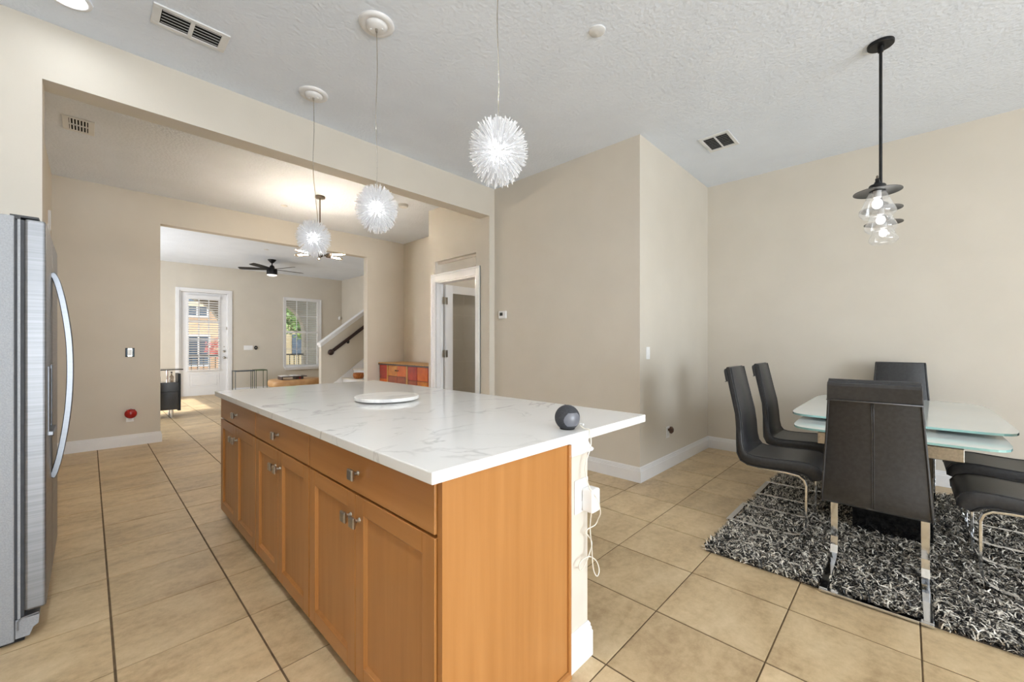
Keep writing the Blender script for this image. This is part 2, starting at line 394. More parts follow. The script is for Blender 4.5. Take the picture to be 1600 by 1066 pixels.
# floor slab (grout) with one tile object per tile
S = 0.4473; OX, OY = 0.0706, -0.0454
fl = MB().box(-1.4, 5.45, -4.85, 12.4, -0.12, -0.0035)
floor = struct('floor', fl, M_grout, 'beige stone-look tile floor running through kitchen and living room', 'floor')
fwd = Vector((math.cos(R(43.978)), math.sin(R(43.978)))); rgt = Vector((fwd.y, -fwd.x))
tm = MB(); hx, hy, b = S/2 - 0.0042, S/2 - 0.0030, 0.002
top = [(-hx+b,-hy+b,0),(hx-b,-hy+b,0),(hx-b,hy-b,0),(-hx+b,hy-b,0)]
mid = [(-hx,-hy,-b*0.4),(hx,-hy,-b*0.4),(hx,hy,-b*0.4),(-hx,hy,-b*0.4)]
bot = [(x, y, -0.009) for x, y, z in mid]
tm.loft([bot, mid, top])
t0 = tm.build('tile', M_tile); tile_me = t0.data; bpy.data.objects.remove(t0)
def room(x, y):
    if XL < x < XR and YB < y < YBL: return True
    if XL < x < XB and YBL <= y < YK: return True
    if -0.19 < x < 3.39 and YK <= y < YK2: return True
    if -0.29 < x < (XD if y < YE else XN) and YK2 <= y < Y2: return True
    if XD <= x < 5.0 and 1.9 < y < 4.8: return True
    if 0.64 < x < 3.45 and Y2 <= y < Y2B: return True
    return XLL < x < XLR and Y2B <= y < YL
cells = []
for i in range(-4, 13):
    for j in range(-11, 29):
        cx, cy = OX + (i+0.5)*S, OY + (j+0.5)*S
        if not any(room(cx + a*S*0.49, cy + c*S*0.49) for a in (-1, 0, 1) for c in (-1, 0, 1)): continue
        d = cx*fwd.x + cy*fwd.y; l = cx*rgt.x + cy*rgt.y
        vis = d > 0.55 and abs(l) < d*1.27 + 0.35 and CAMZ/d*638 < 560
        big = (1/d**3) if vis else 0
        if XD < cx and 1.9 < cy < 4.9 and cx > XB + 0.2: big = 0
        cells.append((big, cx, cy))
cells.sort(reverse=True)
rest = MB()
for k, (big, cx, cy) in enumerate(cells):
    dz = -0.0006 * random.random()
    if k < 300 and big > 0:
        o = bpy.data.objects.new('tile', tile_me); COL.objects.link(o); o.location = (cx, cy, dz); o.parent = floor
    else:
        rest.add([(x+cx, y+cy, z+dz) for x, y, z in bot + mid + top], [(0,1,5,4),(1,2,6,5),(2,3,7,6),(3,0,4,7),(4,5,9,8),(5,6,10,9),(6,7,11,10),(7,4,8,11),(8,9,10,11)])
tag(part('distant_tiles', rest, M_tile, floor), kind='stuff')

struct('ceiling', MB().box(-1.4, 5.45, -4.85, 12.4, ZC, ZC + 0.15), M_ceil, 'white knockdown-textured ceiling over all the rooms', 'ceiling')

# walls
W = MB().box(XL-0.15, XL, YB-0.15, YK2, 0, ZC)
struct('wall_left', W, M_wall, 'plain beige kitchen wall behind the refrigerator', 'wall')
W = MB()   # back wall with a wide sliding-door opening
W.box(XL, -0.80, YB-0.15, YB, 0, ZC); W.box(2.50, XR, YB-0.15, YB, 0, ZC); W.box(-0.80, 2.50, YB-0.15, YB, 2.5, ZC)
struct('wall_back', W, M_wall, 'beige wall with the wide patio door opening', 'wall')
struct('wall_right', MB().box(XR, XR+0.15, YB-0.15, YBL+0.1, 0, ZC), M_wall, 'beige dining wall beyond the glass table', 'wall')
W = MB(); W.box(XL, -0.19, YK, YK2, 0, ZC); W.box(-0.19, XD, YK, YK2, 2.82, ZC); W.box(XD, XB+0.05, YK, YK2, 0, ZC)
struct('wall_front', W, M_wall, 'beige kitchen wall with a wide plain opening', 'wall')
W = MB(); W.box(XB, XB+0.12, YBL, YK, 0, ZC); W.box(XB+0.12, XR, YBL, YBL+0.12, 0, ZC)
struct('wall_pantry', W, M_wall, 'beige corner block of walls holding the thermostat and light switch', 'wall')
W = MB()   # wall of the glass door, with door opening and transom opening
W.box(XD, XD+0.12, YK2, 3.90, 0, ZC); W.box(XD, XD+0.12, 4.76, YE, 0, 2.24); W.box(XD, XD+0.12, 3.90, 4.76, 2.13, 2.24)
W.box(XD, XD+0.12, 4.81, YE, 2.24, ZC); W.box(XD, XD+0.12, 3.90, 4.81, 2.414, ZC)
W.box(XD+0.12, XN+0.12, YE-0.10, YE, 0, ZC)
struct('wall_door_side', W, M_wall, 'beige wall around the glass door and its transom gap', 'wall')
struct('wall_pantry_inner', MB().box(5.0, 5.1, YBL+0.12, YE-0.10, 0, ZC), M_wall, 'beige inner wall seen past the glass door', 'wall')
struct('wall_niche', MB().box(XN, XN+0.12, YE, Y2, 0, ZC), M_wall, 'beige niche wall behind the orange console', 'wall')
struct('wall_middle_left', MB().box(-0.41, -0.29, YK2, Y2, 0, ZC), M_wall, 'narrow sliver of beige side wall past the refrigerator', 'wall')
W = MB(); W.box(XLL, 0.64, Y2, Y2B, 0, ZC); W.box(0.64, 3.45, Y2, Y2B, 2.807, ZC); W.box(3.45, XLR, Y2, Y2B, 0, ZC)
struct('wall_living_opening', W, M_wall, 'beige wall with the opening to the living room', 'wall')
W = MB()   # front wall with door and window openings
W.box(XLL, 1.47, YL, YL+0.18, 0, ZC); W.box(1.47, 2.445, YL, YL+0.18, 2.53, ZC); W.box(2.445, 3.72, YL, YL+0.18, 0, ZC)
W.box(3.72, 4.67, YL, YL+0.18, 0, 0.62); W.box(3.72, 4.67, YL, YL+0.18, 2.51, ZC); W.box(4.67, XLR, YL, YL+0.18, 0, ZC)
struct('wall_far', W, M_wall, 'beige living room wall with the front door and window', 'wall')
struct('wall_living_right', MB().box(XLR, XLR+0.12, Y2B, YL, 0, ZC), M_wall, 'beige living room side wall by the stairs', 'wall')
W = MB(); W.box(XLL-0.12, XLL, Y2B, 8.4, 0, ZC); W.box(XLL-0.12, XLL, 11.1, YL, 0, ZC); W.box(XLL-0.12, XLL, 8.4, 11.1, 0, 0.55); W.box(XLL-0.12, XLL, 8.4, 11.1, 2.45, ZC)
struct('wall_living_left', W, M_wall, 'beige living room wall with the added side window', 'wall')

# sliding patio door frame behind the camera
W = MB()
for x in (-0.80, 0.28, 1.37, 2.45): W.box(x, x+0.05, YB-0.10, YB-0.04, 0.0, 2.5)
W.box(-0.80, 2.50, YB-0.10, YB-0.04, 2.45, 2.5); W.box(-0.80, 2.50, YB-0.10, YB-0.04, 0, 0.05)
struct('door_3', W, M_white, 'white sliding patio door frame', 'door')

# baseboards: stepped profile swept along wall feet
BP = [(0, 0), (0.016, 0), (0.016, 0.098), (0.0125, 0.104), (0.0125, 0.113), (0.009, 0.119), (0.009, 0.128), (0.003, 0.138), (0, 0.138)]
def baseboard(name, pts, label):
    """pts run so that the room is on the right-hand side; mitred corners"""
    P = [Vector(p) for p in pts]; rings = []
    for i, p in enumerate(P):
        din = (P[i] - P[i-1]).normalized() if i else None
        dout = (P[i+1] - P[i]).normalized() if i < len(P)-1 else None
        nr = lambda d: Vector((d.y, -d.x))
        if din is None: n = nr(dout)
        elif dout is None: n = nr(din)
        else:
            n = (nr(din) + nr(dout)); n = n / (n.length_squared / 2)
        rings.append([(p.x + n.x*u, p.y + n.y*u, v) for u, v in BP])
    return struct(name, MB().loft(rings), M_white, label, 'baseboard')
baseboard('baseboard_dining', [(XB, YK), (XB, YBL), (XR, YBL), (XR, YB)], 'white stepped baseboard round the block and dining wall')
baseboard('baseboard_middle', [(-0.29, Y2), (0.64, Y2), (0.64, Y2B)], 'white baseboard below the red air freshener')
baseboard('baseboard_niche', [(3.45, Y2B), (3.45, Y2), (XN, Y2), (XN, YE)], 'white baseboard in the niche behind the console')
baseboard('baseboard_front', [(2.53, YL), (XLR, YL)], 'white baseboard under the living room window')
baseboard('baseboard_front_left', [(XLL, YL), (1.385, YL)], 'white baseboard left of the front door')
baseboard('baseboard_kitchen', [(XL, YK), (-0.19, YK), (-0.19, YK2)], 'white baseboard behind the refrigerator')

# ------------------------------------------------------------------ glass interior door with casing
tr = MB(); d = 0.016
tr.box(XD-d, XD, 4.76, 4.855, 0, 2.235); tr.box(XD-d, XD, 3.815, 3.90, 0, 2.235); tr.box(XD-d, XD, 3.90, 4.76, 2.125, 2.235)
tr.box(XD-d-0.006, XD, 4.83, 4.855, 0, 2.235); tr.box(XD-d-0.006, XD, 3.815, 3.835, 0, 2.235); tr.box(XD-d-0.006, XD, 3.835, 4.83, 2.212, 2.235)
struct('trim_1', tr, M_white, 'white casing around the glass interior door', 'door casing', bevel=0.003)
tr = MB()
tr.box(XD, XD+0.12, 4.742, 4.76, 0, 2.125); tr.box(XD, XD+0.12, 3.90, 3.918, 0, 2.125); tr.box(XD, XD+0.12, 3.918, 4.742, 2.108, 2.126)
tr.box(XD+0.06, XD+0.09, 4.73, 4.742, 0, 2.108); tr.box(XD+0.06, XD+0.09, 3.918, 3.93, 0, 2.108)
struct('trim_2', tr, M_white, 'white jamb inside the glass interior door frame', 'door jamb')
tr = MB()
tr.box(XD+0.055, XD+0.085, 3.90, 4.79, 2.385, 2.414); tr.box(XD+0.005, XD+0.12, 4.785, 4.81, 2.24, 2.414)
struct('trim_3', tr, M_cream, 'cream stop trim in the gap above the glass door', 'trim')
d1 = thing('door_1', 'white framed glass interior door standing open', 'door', (3.515, 4.735, 0), 0, kind='structure')
st = 0.125; dw = 0.80; dh = 2.10
f = MB()
f.box(0, st, -0.04, 0, 0.012, dh); f.box(dw-st, dw, -0.04, 0, 0.012, dh); f.box(st, dw-st, -0.04, 0, dh-0.115, dh); f.box(st, dw-st, -0.04, 0, 0.012, 0.25)
part('door_frame', f, M_white, d1, bevel=0.003)
part('glass', MB().box(st-0.005, dw-st+0.005, -0.024, -0.016, 0.245, dh-0.11), M_doorglass, d1)
for z in (0.62, 1.0, 1.32, 1.68): part('muntin', MB().box(st, dw-st, -0.012, -0.006, z-0.006, z+0.006), M_cream, d1)  # added strips imitate faint grid lines mirrored in the glass
part('muntin', MB().box(st+0.22, st+0.232, -0.012, -0.006, 0.25, dh-0.115), M_cream, d1)  # added upright strip of the same mirrored grid
part('lever', MB().lathe([(0.026, 0), (0.026, 0.008), (0.01, 0.012), (0.01, 0.05)], (dw-0.06, -0.04-0.05, 0.95), 14, 'y').box(dw-0.17, dw-0.05, -0.095, -0.08, 0.94, 0.96), M_nickel, d1)
for z in (0.25, 1.12, 1.87):
    h = MB().lathe([(0.009, -0.05), (0.009, 0.05)], (-0.012, -0.046, z), 10); h.box(-0.055, -0.012, -0.047, -0.043, z-0.05, z+0.05); h.box(-0.012, 0.03, -0.047, -0.0405, z-0.05, z+0.05)
    part('hinge', h, M_brass, d1)

# ------------------------------------------------------------------ front door with blind
tr = MB()
tr.box(1.40, 1.47, YL-0.02, YL, 0, 2.59); tr.box(2.445, 2.515, YL-0.02, YL, 0, 2.59); tr.box(1.47, 2.445, YL-0.02, YL, 2.525, 2.59)
tr.box(1.47, 1.50, YL, YL+0.12, 0, 2.53); tr.box(2.415, 2.445, YL, YL+0.12, 0, 2.53); tr.box(1.50, 2.415, YL, YL+0.12, 2.50, 2.53)
struct('trim_4', tr, M_white, 'white casing around the front door', 'door casing', bevel=0.004)
d2 = thing('door_2', 'white front door with blind-covered glass', 'door', (1.50, YL+0.05, 0), 0, kind='structure')
DW = 0.915
f = MB(); gx0, gx1, gz0, gz1 = 0.155, 0.74, 0.63, 2.33
f.box(0, gx0, 0, 0.045, 0.01, 2.495); f.box(gx1, DW, 0, 0.045, 0.01, 2.495); f.box(gx0, gx1, 0, 0.045, gz1, 2.495); f.box(gx0, gx1, 0, 0.045, 0.01, gz0)
part('door_leaf', f, M_white, d2, bevel=0.003)
f = MB(); f.box(gx0-0.035, gx0, -0.012, 0, gz0-0.035, gz1+0.035); f.box(gx1, gx1+0.035, -0.012, 0, gz0-0.035, gz1+0.035); f.box(gx0, gx1, -0.012, 0, gz1, gz1+0.035); f.box(gx0, gx1, -0.012, 0, gz0-0.035, gz0)
part('glass_frame', f, M_white, d2)
f = MB(); f.box(0.16, 0.175, -0.006, 0, 0.22, 0.53); f.box(0.735, 0.75, -0.006, 0, 0.22, 0.53); f.box(0.175, 0.735, -0.006, 0, 0.22, 0.235); f.box(0.175, 0.735, -0.006, 0, 0.515, 0.53)
part('raised_panel', f.box(0.20, 0.71, -0.008, 0, 0.26, 0.49), M_white, d2, bevel=0.002)
part('glass', MB().box(gx0, gx1, 0.02, 0.026, gz0, gz1), M_pane, d2)
for x in (gx0+(gx1-gx0)/3, gx0+2*(gx1-gx0)/3): part('muntin', MB().box(x-0.011, x+0.011, 0.005, 0.016, gz0, gz1), M_white, d2)
for z in (0.95, 1.37, 1.80): part('muntin', MB().box(gx0, gx1, 0.006, 0.0155, z-0.011, z+0.011), M_white, d2)
hr = part('blind_head_rail', MB().box(gx0-0.06, gx1+0.03, -0.055, -0.012, gz1+0.02, gz1+0.10), M_white, d2, bevel=0.004)
part('blind_bottom_rail', MB().box(gx0-0.03, gx1+0.02, -0.042, -0.016, gz0-0.02, gz0+0.005), M_white, d2)
sl = MB().add([(gx0-0.02, -0.041, 0.009), (gx1+0.015, -0.041, 0.009), (gx1+0.015, -0.017, -0.011), (gx0-0.02, -0.017, -0.011), (gx0-0.02, -0.041, 0.0108), (gx1+0.015, -0.041, 0.0108), (gx1+0.015, -0.017, -0.009), (gx0-0.02, -0.017, -0.009)], [(0,3,2,1),(4,5,6,7),(0,1,5,4),(1,2,6,5),(2,3,7,6),(3,0,4,7)])
s0 = part('blind_slat', sl, M_white, d2); n = 30
for k in range(n):
    o = s0 if k == 0 else s0.copy()
    if k: COL.objects.link(o)
    o.location = (0, 0, gz0 + 0.03 + k*(gz1-gz0-0.03)/n)
part('deadbolt', MB().lathe([(0.027, 0), (0.03, -0.006), (0.024, -0.022), (0.012, -0.028)], (0.855, -0.0, 1.075), 16, 'y'), M_nickel, d2, smooth=True, autosmooth=40)
part('door_knob', MB().lathe([(0.028, 0), (0.03, -0.008), (0.012, -0.014), (0.012, -0.035), (0.027, -0.05), (0.029, -0.062), (0.02, -0.075), (0.002, -0.078)], (0.855, 0, 0.915), 16, 'y'), M_nickel, d2, smooth=True)
part('chime_sensor', MB().box(0.90, 0.913, -0.02, 0, 1.62, 1.68), M_nickel, d2)
part('latch_button', MB().lathe([(0.012, 0), (0.012, -0.01)], (0.855, 0, 1.19), 10, 'y'), M_nickel, d2)

# ------------------------------------------------------------------ living room window
w1 = thing('window_1', 'white sash window looking onto the arched porch', 'window', (3.72, YL-0.005, 0.62), 0, kind='structure')
WW, WH = 0.95, 1.89
f = MB(); e = 0.045
f.box(0, e, 0, 0.07, 0, WH); f.box(WW-e-0.035, WW, 0, 0.07, 0, WH); f.box(e, WW-e-0.035, 0, 0.07, WH-e, WH); f.box(e, WW-e-0.035, 0, 0.07, 0, e)
part('window_frame', f, M_white, w1)
part('meeting_rail', MB().box(e, WW-e-0.035, 0.0, 0.05, 0.94, 0.99), M_white, w1)
ix0, ix1 = e, WW-e-0.035
for z0, z1 in ((e, 0.94), (0.99, WH-e)):
    part('pane', MB().box(ix0, ix1, 0.03, 0.035, z0, z1), M_pane, w1)
    for x in (ix0+(ix1-ix0)/3, ix0+2*(ix1-ix0)/3): part('muntin', MB().box(x-0.009, x+0.009, 0.022, 0.03, z0, z1), M_white, w1)
    part('muntin', MB().box(ix0, ix1, 0.0225, 0.0295, (z0+z1)/2-0.009, (z0+z1)/2+0.009), M_white, w1)
part('sash_lock', MB().box(0.27, 0.34, -0.015, 0.0, 0.985, 1.0), M_nickel, w1)
f = MB().box(-0.02, WW+0.02, -0.10, 0.0, -0.03, 0.0); f.box(-0.01, WW+0.01, -0.075, -0.06, -0.075, -0.03)
part('window_sill', f, M_white, w1, bevel=0.004)
f = MB().box(-0.03, 0, -0.012, 0.004, 0, WH+0.03); f.box(WW, WW+0.03, -0.012, 0.004, 0, WH+0.03); f.box(0, WW, -0.012, 0.004, WH, WH+0.03)
part('window_casing', f, M_white, w1)
bl = thing('window_blind', 'white slatted blind hanging in the living room window', 'blind', (3.72, YL+0.062, 0.66))
part('head_rail', MB().box(0.01, WW-0.01, -0.0, 0.03, WH-0.09, WH-0.045), M_white, bl)
sl = MB().add([(0.015, -0.02, 0.003), (WW-0.05, -0.02, 0.003), (WW-0.05, 0.012, -0.003), (0.015, 0.012, -0.003), (0.015, -0.02, 0.0045), (WW-0.05, -0.02, 0.0045), (WW-0.05, 0.012, -0.0015), (0.015, 0.012, -0.0015)], [(0,3,2,1),(4,5,6,7),(0,1,5,4),(1,2,6,5),(2,3,7,6),(3,0,4,7)])
s0 = part('slat', sl, M_white, bl)
for k in range(34):
    o = s0 if k == 0 else s0.copy()
    if k: COL.objects.link(o)
    o.location = (0, 0, 0.03 + k*0.052)
part('bottom_rail', MB().box(0.015, WW-0.05, -0.015, 0.01, 0.0, 0.018), M_white, bl)
# added side window frame in the living room's left wall (out of view)
f = MB()
for y in (8.4, 9.72, 11.05): f.box(XLL-0.08, XLL-0.04, y, y+0.05, 0.55, 2.45)
f.box(XLL-0.08, XLL-0.04, 8.4, 11.1, 0.55, 0.6); f.box(XLL-0.08, XLL-0.04, 8.4, 11.1, 2.4, 2.45)
struct('window_2', f, M_white, 'white frame of the added, unseen living room side window', 'window')

# ------------------------------------------------------------------ kitchen island
def knob(parent, x, y, z, name='knob'):
    m = MB().lathe([(0.010, 0), (0.006, -0.006), (0.006, -0.018)], (x, y, z), 10, 'x')
    rings = []
    for h, r in ((-0.016, 0.009), (-0.023, 0.018), (-0.031, 0.020), (-0.035, 0.016)):
        rings.append([(x+h, y+sx*r, z+sz*r) for sx, sz in ((-1,-1),(1,-1),(1,1),(-1,1))])
    m.loft(rings)
    return part(name, m, M_nickel, parent, bevel=0.0015)
XF = 0.67            # door fronts
units = [(2.712, 3.603, 'farthest maple base cabinet under the island top', (3.164,)),
         (1.887, 2.705, 'middle maple base cabinet of the island row', (2.305,)),
         (0.945, 1.880, 'nearest and widest maple base cabinet of the island', (1.436,))]
def shaker(y0, y1, z0, z1, parent, name):
    """shaker door: stiles and rails round a recessed panel"""
    t = 0.020; sw = 0.062
    x0, x1 = XF, XF+t
    o = part(name, MB().box(x0+0.011, x1, y0+0.002, y1-0.002, z0+0.002, z1-0.002), M_wood, parent)
    for a0, a1 in ((y0, y0+sw), (y1-sw, y1)): part('stile', MB().box(x0, x1, a0, a1, z0, z1), M_wood, o, bevel=0.002)
    for b0, b1 in ((z0, z0+sw), (z1-sw, z1)): part('rail', MB().box(x0, x1, y0+sw, y1-sw, b0, b1), M_woodh, o, bevel=0.002)
    # sloping bead between frame and recessed panel
    a = 0.012
    ring = lambda x, e: [(x, y0+sw-0.001+e, z0+sw-0.001+e), (x, y1-sw+0.001-e, z0+sw-0.001+e), (x, y1-sw+0.001-e, z1-sw+0.001-e), (x, y0+sw-0.001+e, z1-sw+0.001-e)]
    part('panel_bead', MB().loft([ring(x0+0.002, 0), ring(x0+0.0115, a)], cap=False), M_wood, o)
    return o
ZB, ZD1, ZD0, ZT = 0.056, 0.715, 0.724, 0.868
for ui, (y0, y1, lab, (ym,)) in enumerate(units):
    c = thing('base_cabinet', lab, 'cabinet', (0, 0, 0), group='island base cabinets')
    part('carcass', MB().box(XF+0.021, 1.262, y0+0.001, y1-0.001, ZB+0.004, 0.879), M_wood, c)
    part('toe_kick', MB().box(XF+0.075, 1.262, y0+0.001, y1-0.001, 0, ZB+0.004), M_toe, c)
    dr = part('drawer_front', MB().box(XF, XF+0.020, y0+0.002, y1-0.002, ZD0, ZT), M_woodh, c, bevel=0.003)
    knob(dr, XF, (y0+y1)/2 if ui else (y0+y1)/2-0.03, 0.797)
    da = shaker(y0+0.002, ym-0.0015, ZB, ZD1, c, 'door'); knob(da, XF, ym-0.035, 0.632)
    db = shaker(ym+0.0015, y1-0.002, ZB, ZD1, c, 'door'); knob(db, XF, ym+0.035, 0.632)
ep = thing('end_panel', 'flat honey maple end panel facing the camera on the island', 'panel', (0.95, 0.92, 0))
part('board', MB().box(0.678-0.95, 1.262-0.95, 0.002, 0.024, 0.0, 0.879), M_wood, ep)
part('scribe_moulding', MB().lathe([(0.009, 0.0), (0.009, 0.872)], (1.262-0.95+0.004, 0.0, 0.004), 10), M_wood, ep, smooth=True, autosmooth=40)
part('shoe_moulding', MB().extrude([(0, 0), (-0.016, 0), (-0.015, 0.008), (-0.010, 0.015), (0, 0.019)], 'x', 0.70-0.95, 1.262-0.95), M_wood, ep)

kw = thing('knee_wall', 'cream half wall carrying the dining side of the island top', 'half wall', (1.34, 0.93, 0))
KX0, KX1, KY1 = -0.06, 0.064, 2.66
part('post', MB().box(KX0, KX1, 0, KY1, 0, 0.884), M_cream, kw)
def ring_rect(e, z, y1=KY1): return [(KX0-e, -e, z), (KX1+e, -e, z), (KX1+e, y1+e, z), (KX0-e, y1+e, z)]
part('base_moulding', MB().loft([ring_rect(e, z) for e, z in ((0.016, 0), (0.016, 0.098), (0.0125, 0.104), (0.0125, 0.113), (0.009, 0.119), (0.009, 0.128), (0.003, 0.139))]), M_white, kw)
part('cap_moulding', MB().loft([ring_rect(e, z) for e, z in ((0.014, 0.826), (0.018, 0.832), (0.018, 0.838), (0.012, 0.844), (0.006, 0.856), (0.003, 0.865), (0.003, 0.884))]), M_white, kw)
ctop = MB().box(0.638, 1.884, 0.913, 3.632, 0.880, 0.915)
tag(ctop.build('island_countertop', M_marble, bevel=0.003, origin=(1.26, 2.27, 0.88)), 'white quartz island top with thin grey veins', 'countertop')

# ------------------------------------------------------------------ things on the island
lz = thing('lazy_susan', 'round white marble turntable lying on the island top', 'turntable', (1.27, 2.29, 0.915))
part('foot', MB().lathe([(0.12, 0), (0.12, 0.008)], n=40), M_dark, lz)
part('disc', MB().lathe([(0.186, 0.008), (0.19, 0.011), (0.19, 0.026), (0.187, 0.029), (0.001, 0.029)], n=72), M_marblew, lz, smooth=True, autosmooth=40)
sp = thing('smart_speaker', 'small charcoal ball-shaped smart speaker on the island corner', 'speaker', (1.352, 0.992, 0.915))
prof = []
for i in range(15):
    a = -math.pi/2*0.66 + (math.pi/2*1.66) * i/14
    prof.append((max(0.0005, 0.051*math.cos(a)), 0.0455 + 0.051*math.sin(a)))
part('fabric_shell', MB().lathe(prof, n=36), M_fabric_grey, sp, smooth=True, autosmooth=60)
# smooth plastic rear wedge facing the camera
pl = MB(); cdir = Vector((-0.52, -0.85, 0)).normalized(); sdir = Vector((-cdir.y, cdir.x, 0))
rings = []
for i in range(7):
    el = R(-34 + 62*i/6); ring = []
    for j in range(9):
        half = 16 + 34*max(0, math.sin(math.pi*(i+1.2)/8)) * 0.9
        az = R(8 + half*(j-4)/4)
        dirv = cdir*math.cos(az)*math.cos(el) + sdir*math.sin(az)*math.cos(el) + Vector((0,0,1))*math.sin(el)
        p = Vector((0,0,0.0455)) + dirv*0.0518; ring.append(tuple(p))
    rings.append(ring)
pl.loft(rings, closed=False, cap=False)
part('rear_panel', pl, M_slate, sp, smooth=True)
part('base_ring', MB().lathe([(0.030, 0), (0.030, 0.004)], n=28), M_dark, sp)
for a in (-14, 14):
    part('button', MB().lathe([(0.0035, 0), (0.0035, 0.0015)], (0.012*math.cos(R(a*6)), 0.012*math.sin(R(a*6)), 0.0955), 10), M_slate, sp)
part('power_plug', MB().lathe([(0.0045, 0), (0.0045, -0.016)], (0.022, -0.047, 0.022), 10, 'y'), M_plastic, sp)

pl = thing('outlet_plate', 'white outlet plate on the end of the island half wall', 'outlet', (1.356, 0.93, 0.655))
part('plate', MB().box(-0.045, 0.045, -0.006, 0, -0.062, 0.070), M_plastic, pl, bevel=0.003)
for z in (-0.03, 0.036): part('socket', MB().box(-0.017, 0.017, -0.0085, -0.005, z-0.014, z+0.014), M_plastic, pl, bevel=0.002)
ch = tag(MB().box(1.352, 1.408, 0.872, 0.922, 0.600, 0.690).build('power_adapter', M_plastic, bevel=0.007, origin=(1.38, 0.92, 0.64), seg=3), 'white block power adapter plugged into the island outlet', 'adapter')
def catmull(P, n=8):
    P = [Vector(p) for p in P]; out = []
    for i in range(len(P)-1):
        p0 = P[max(i-1, 0)]; p1 = P[i]; p2 = P[i+1]; p3 = P[min(i+2, len(P)-1)]
        for k in range(n):
            t = k/n
            out.append(0.5*((2*p1) + (-p0+p2)*t + (2*p0-5*p1+4*p2-p3)*t*t + (-p0+3*p1-3*p2+p3)*t**3))
    out.append(P[-1]); return out
cy = 0.905
path = [(1.374, 0.945, 0.932), (1.382, 0.930, 0.9195), (1.389, 0.9115, 0.917), (1.391, 0.9065, 0.902), (1.388, 0.902, 0.87), (1.378, 0.899, 0.845), (1.352, 0.904, 0.79), (1.347, 0.900, 0.75), (1.352, 0.885, 0.70),
        (1.372, 0.862, 0.655), (1.392, 0.862, 0.60), (1.405, 0.88, 0.565), (1.398, 0.89, 0.54), (1.365, 0.90, 0.532), (1.352, 0.905, 0.520), (1.368, 0.905, 0.505), (1.39, 0.90, 0.47), (1.375, 0.90, 0.435), (1.345, 0.905, 0.39),
        (1.318, 0.905, 0.385), (1.308, 0.905, 0.405), (1.328, 0.905, 0.42), (1.372, 0.90, 0.42), (1.405, 0.89, 0.395), (1.42, 0.885, 0.355), (1.405, 0.885, 0.335), (1.385, 0.89, 0.37), (1.382, 0.895, 0.45), (1.378, 0.90, 0.53), (1.384, 0.898, 0.59), (1.382, 0.893, 0.602)]
cb = MB().tube(catmull(path, 6), 0.0022, 7)
tag(cb.build('charging_cable', M_cable, smooth=True, origin=(1.38, 0.90, 0.34)), 'thin tangled off-white cable hanging from the speaker down the half wall', 'cable')

# ------------------------------------------------------------------ refrigerator
fr = thing('refrigerator', 'stainless side-by-side refrigerator at the left edge', 'refrigerator', (-0.5, 3.13, 0))
fx = lambda x: x + 0.5
Y0, Y1 = 2.682 - 3.13, 3.592 - 3.13
part('body', MB().box(fx(-0.90), fx(-0.216), Y0, Y1, 0.012, 1.797), M_fside, fr, bevel=0.004)
part('door_gasket', MB().box(fx(-0.216), fx(-0.190), Y0+0.012, Y1-0.012, 0.10, 1.785), M_seal, fr)
part('gasket_lip', MB().box(fx(-0.208), fx(-0.200), Y0+0.004, Y1-0.004, 0.10, 1.785), M_fside, fr)
SP = 3.095 - 3.13   # split between the doors
for a, c2 in ((Y0, SP-0.003), (SP+0.003, Y1)):
    dd = part('door', MB().box(fx(-0.190), fx(-0.128), a, c2, 0.125, 1.790), M_steel, fr, bevel=0.010, seg=3)
    yh = SP - 0.045 if a == Y0 else SP + 0.045
    prof = [(-0.128, 0.60), (-0.116, 0.63), (-0.095, 0.74), (-0.074, 0.92), (-0.066, 1.10), (-0.070, 1.28), (-0.088, 1.45), (-0.110, 1.57), (-0.128, 1.61)]
    part('handle', MB().tube(catmull([(fx(x), yh, z) for x, z in prof], 5), 0, flat=(0.015, 0.012, (0, 1, 0))), M_handle, dd, bevel=0.005, smooth=True, autosmooth=50)
    if a == Y0:
        part('dispenser', MB().box(fx(-0.129), fx(-0.126), 2.80-3.13, 2.98-3.13, 0.88, 1.14), M_seal, dd)
        dsp = MB(); dsp.box(fx(-0.130), fx(-0.122), 2.78-3.13, 2.80-3.13, 0.86, 1.16); dsp.box(fx(-0.130), fx(-0.122), 2.98-3.13, 3.0-3.13, 0.86, 1.16); dsp.box(fx(-0.130), fx(-0.110), 2.78-3.13, 3.0-3.13, 0.845, 0.865)
        part('dispenser_frame', dsp, M_handle, dd, bevel=0.003)
part('hinge_cover', MB().box(fx(-0.23), fx(-0.15), Y0+0.02, Y0+0.10, 1.797, 1.806), M_seal, fr)
part('hinge_strip', MB().box(fx(-0.235), fx(-0.20), Y0+0.004, Y1-0.004, 1.785, 1.797), M_seal, fr)
ft = MB().extrude([(fx(-0.214), 0.02), (fx(-0.175), 0.02), (fx(-0.165), 0.05), (fx(-0.15), 0.06), (fx(-0.148), 0.098), (fx(-0.214), 0.098)], 'y', Y0+0.005, Y0+0.07)
part('roller_cover', ft, M_fside, fr)
part('hinge_bracket', MB().tube([(fx(-0.207), Y0+0.003, 0.055), (fx(-0.207), Y0+0.003, 0.09), (fx(-0.195), Y0+0.003, 0.103), (fx(-0.15), Y0+0.003, 0.108)], 0, flat=(0.003, 0.003, (0, 1, 0))), M_handle, fr)
part('lower_grille', MB().box(fx(-0.216), fx(-0.185), Y0+0.07, Y1-0.01, 0.02, 0.098), M_seal, fr)
part('foot', MB().box(fx(-0.88), fx(-0.19), Y0+0.02, Y1-0.02, 0.0, 0.012), M_dark, fr)

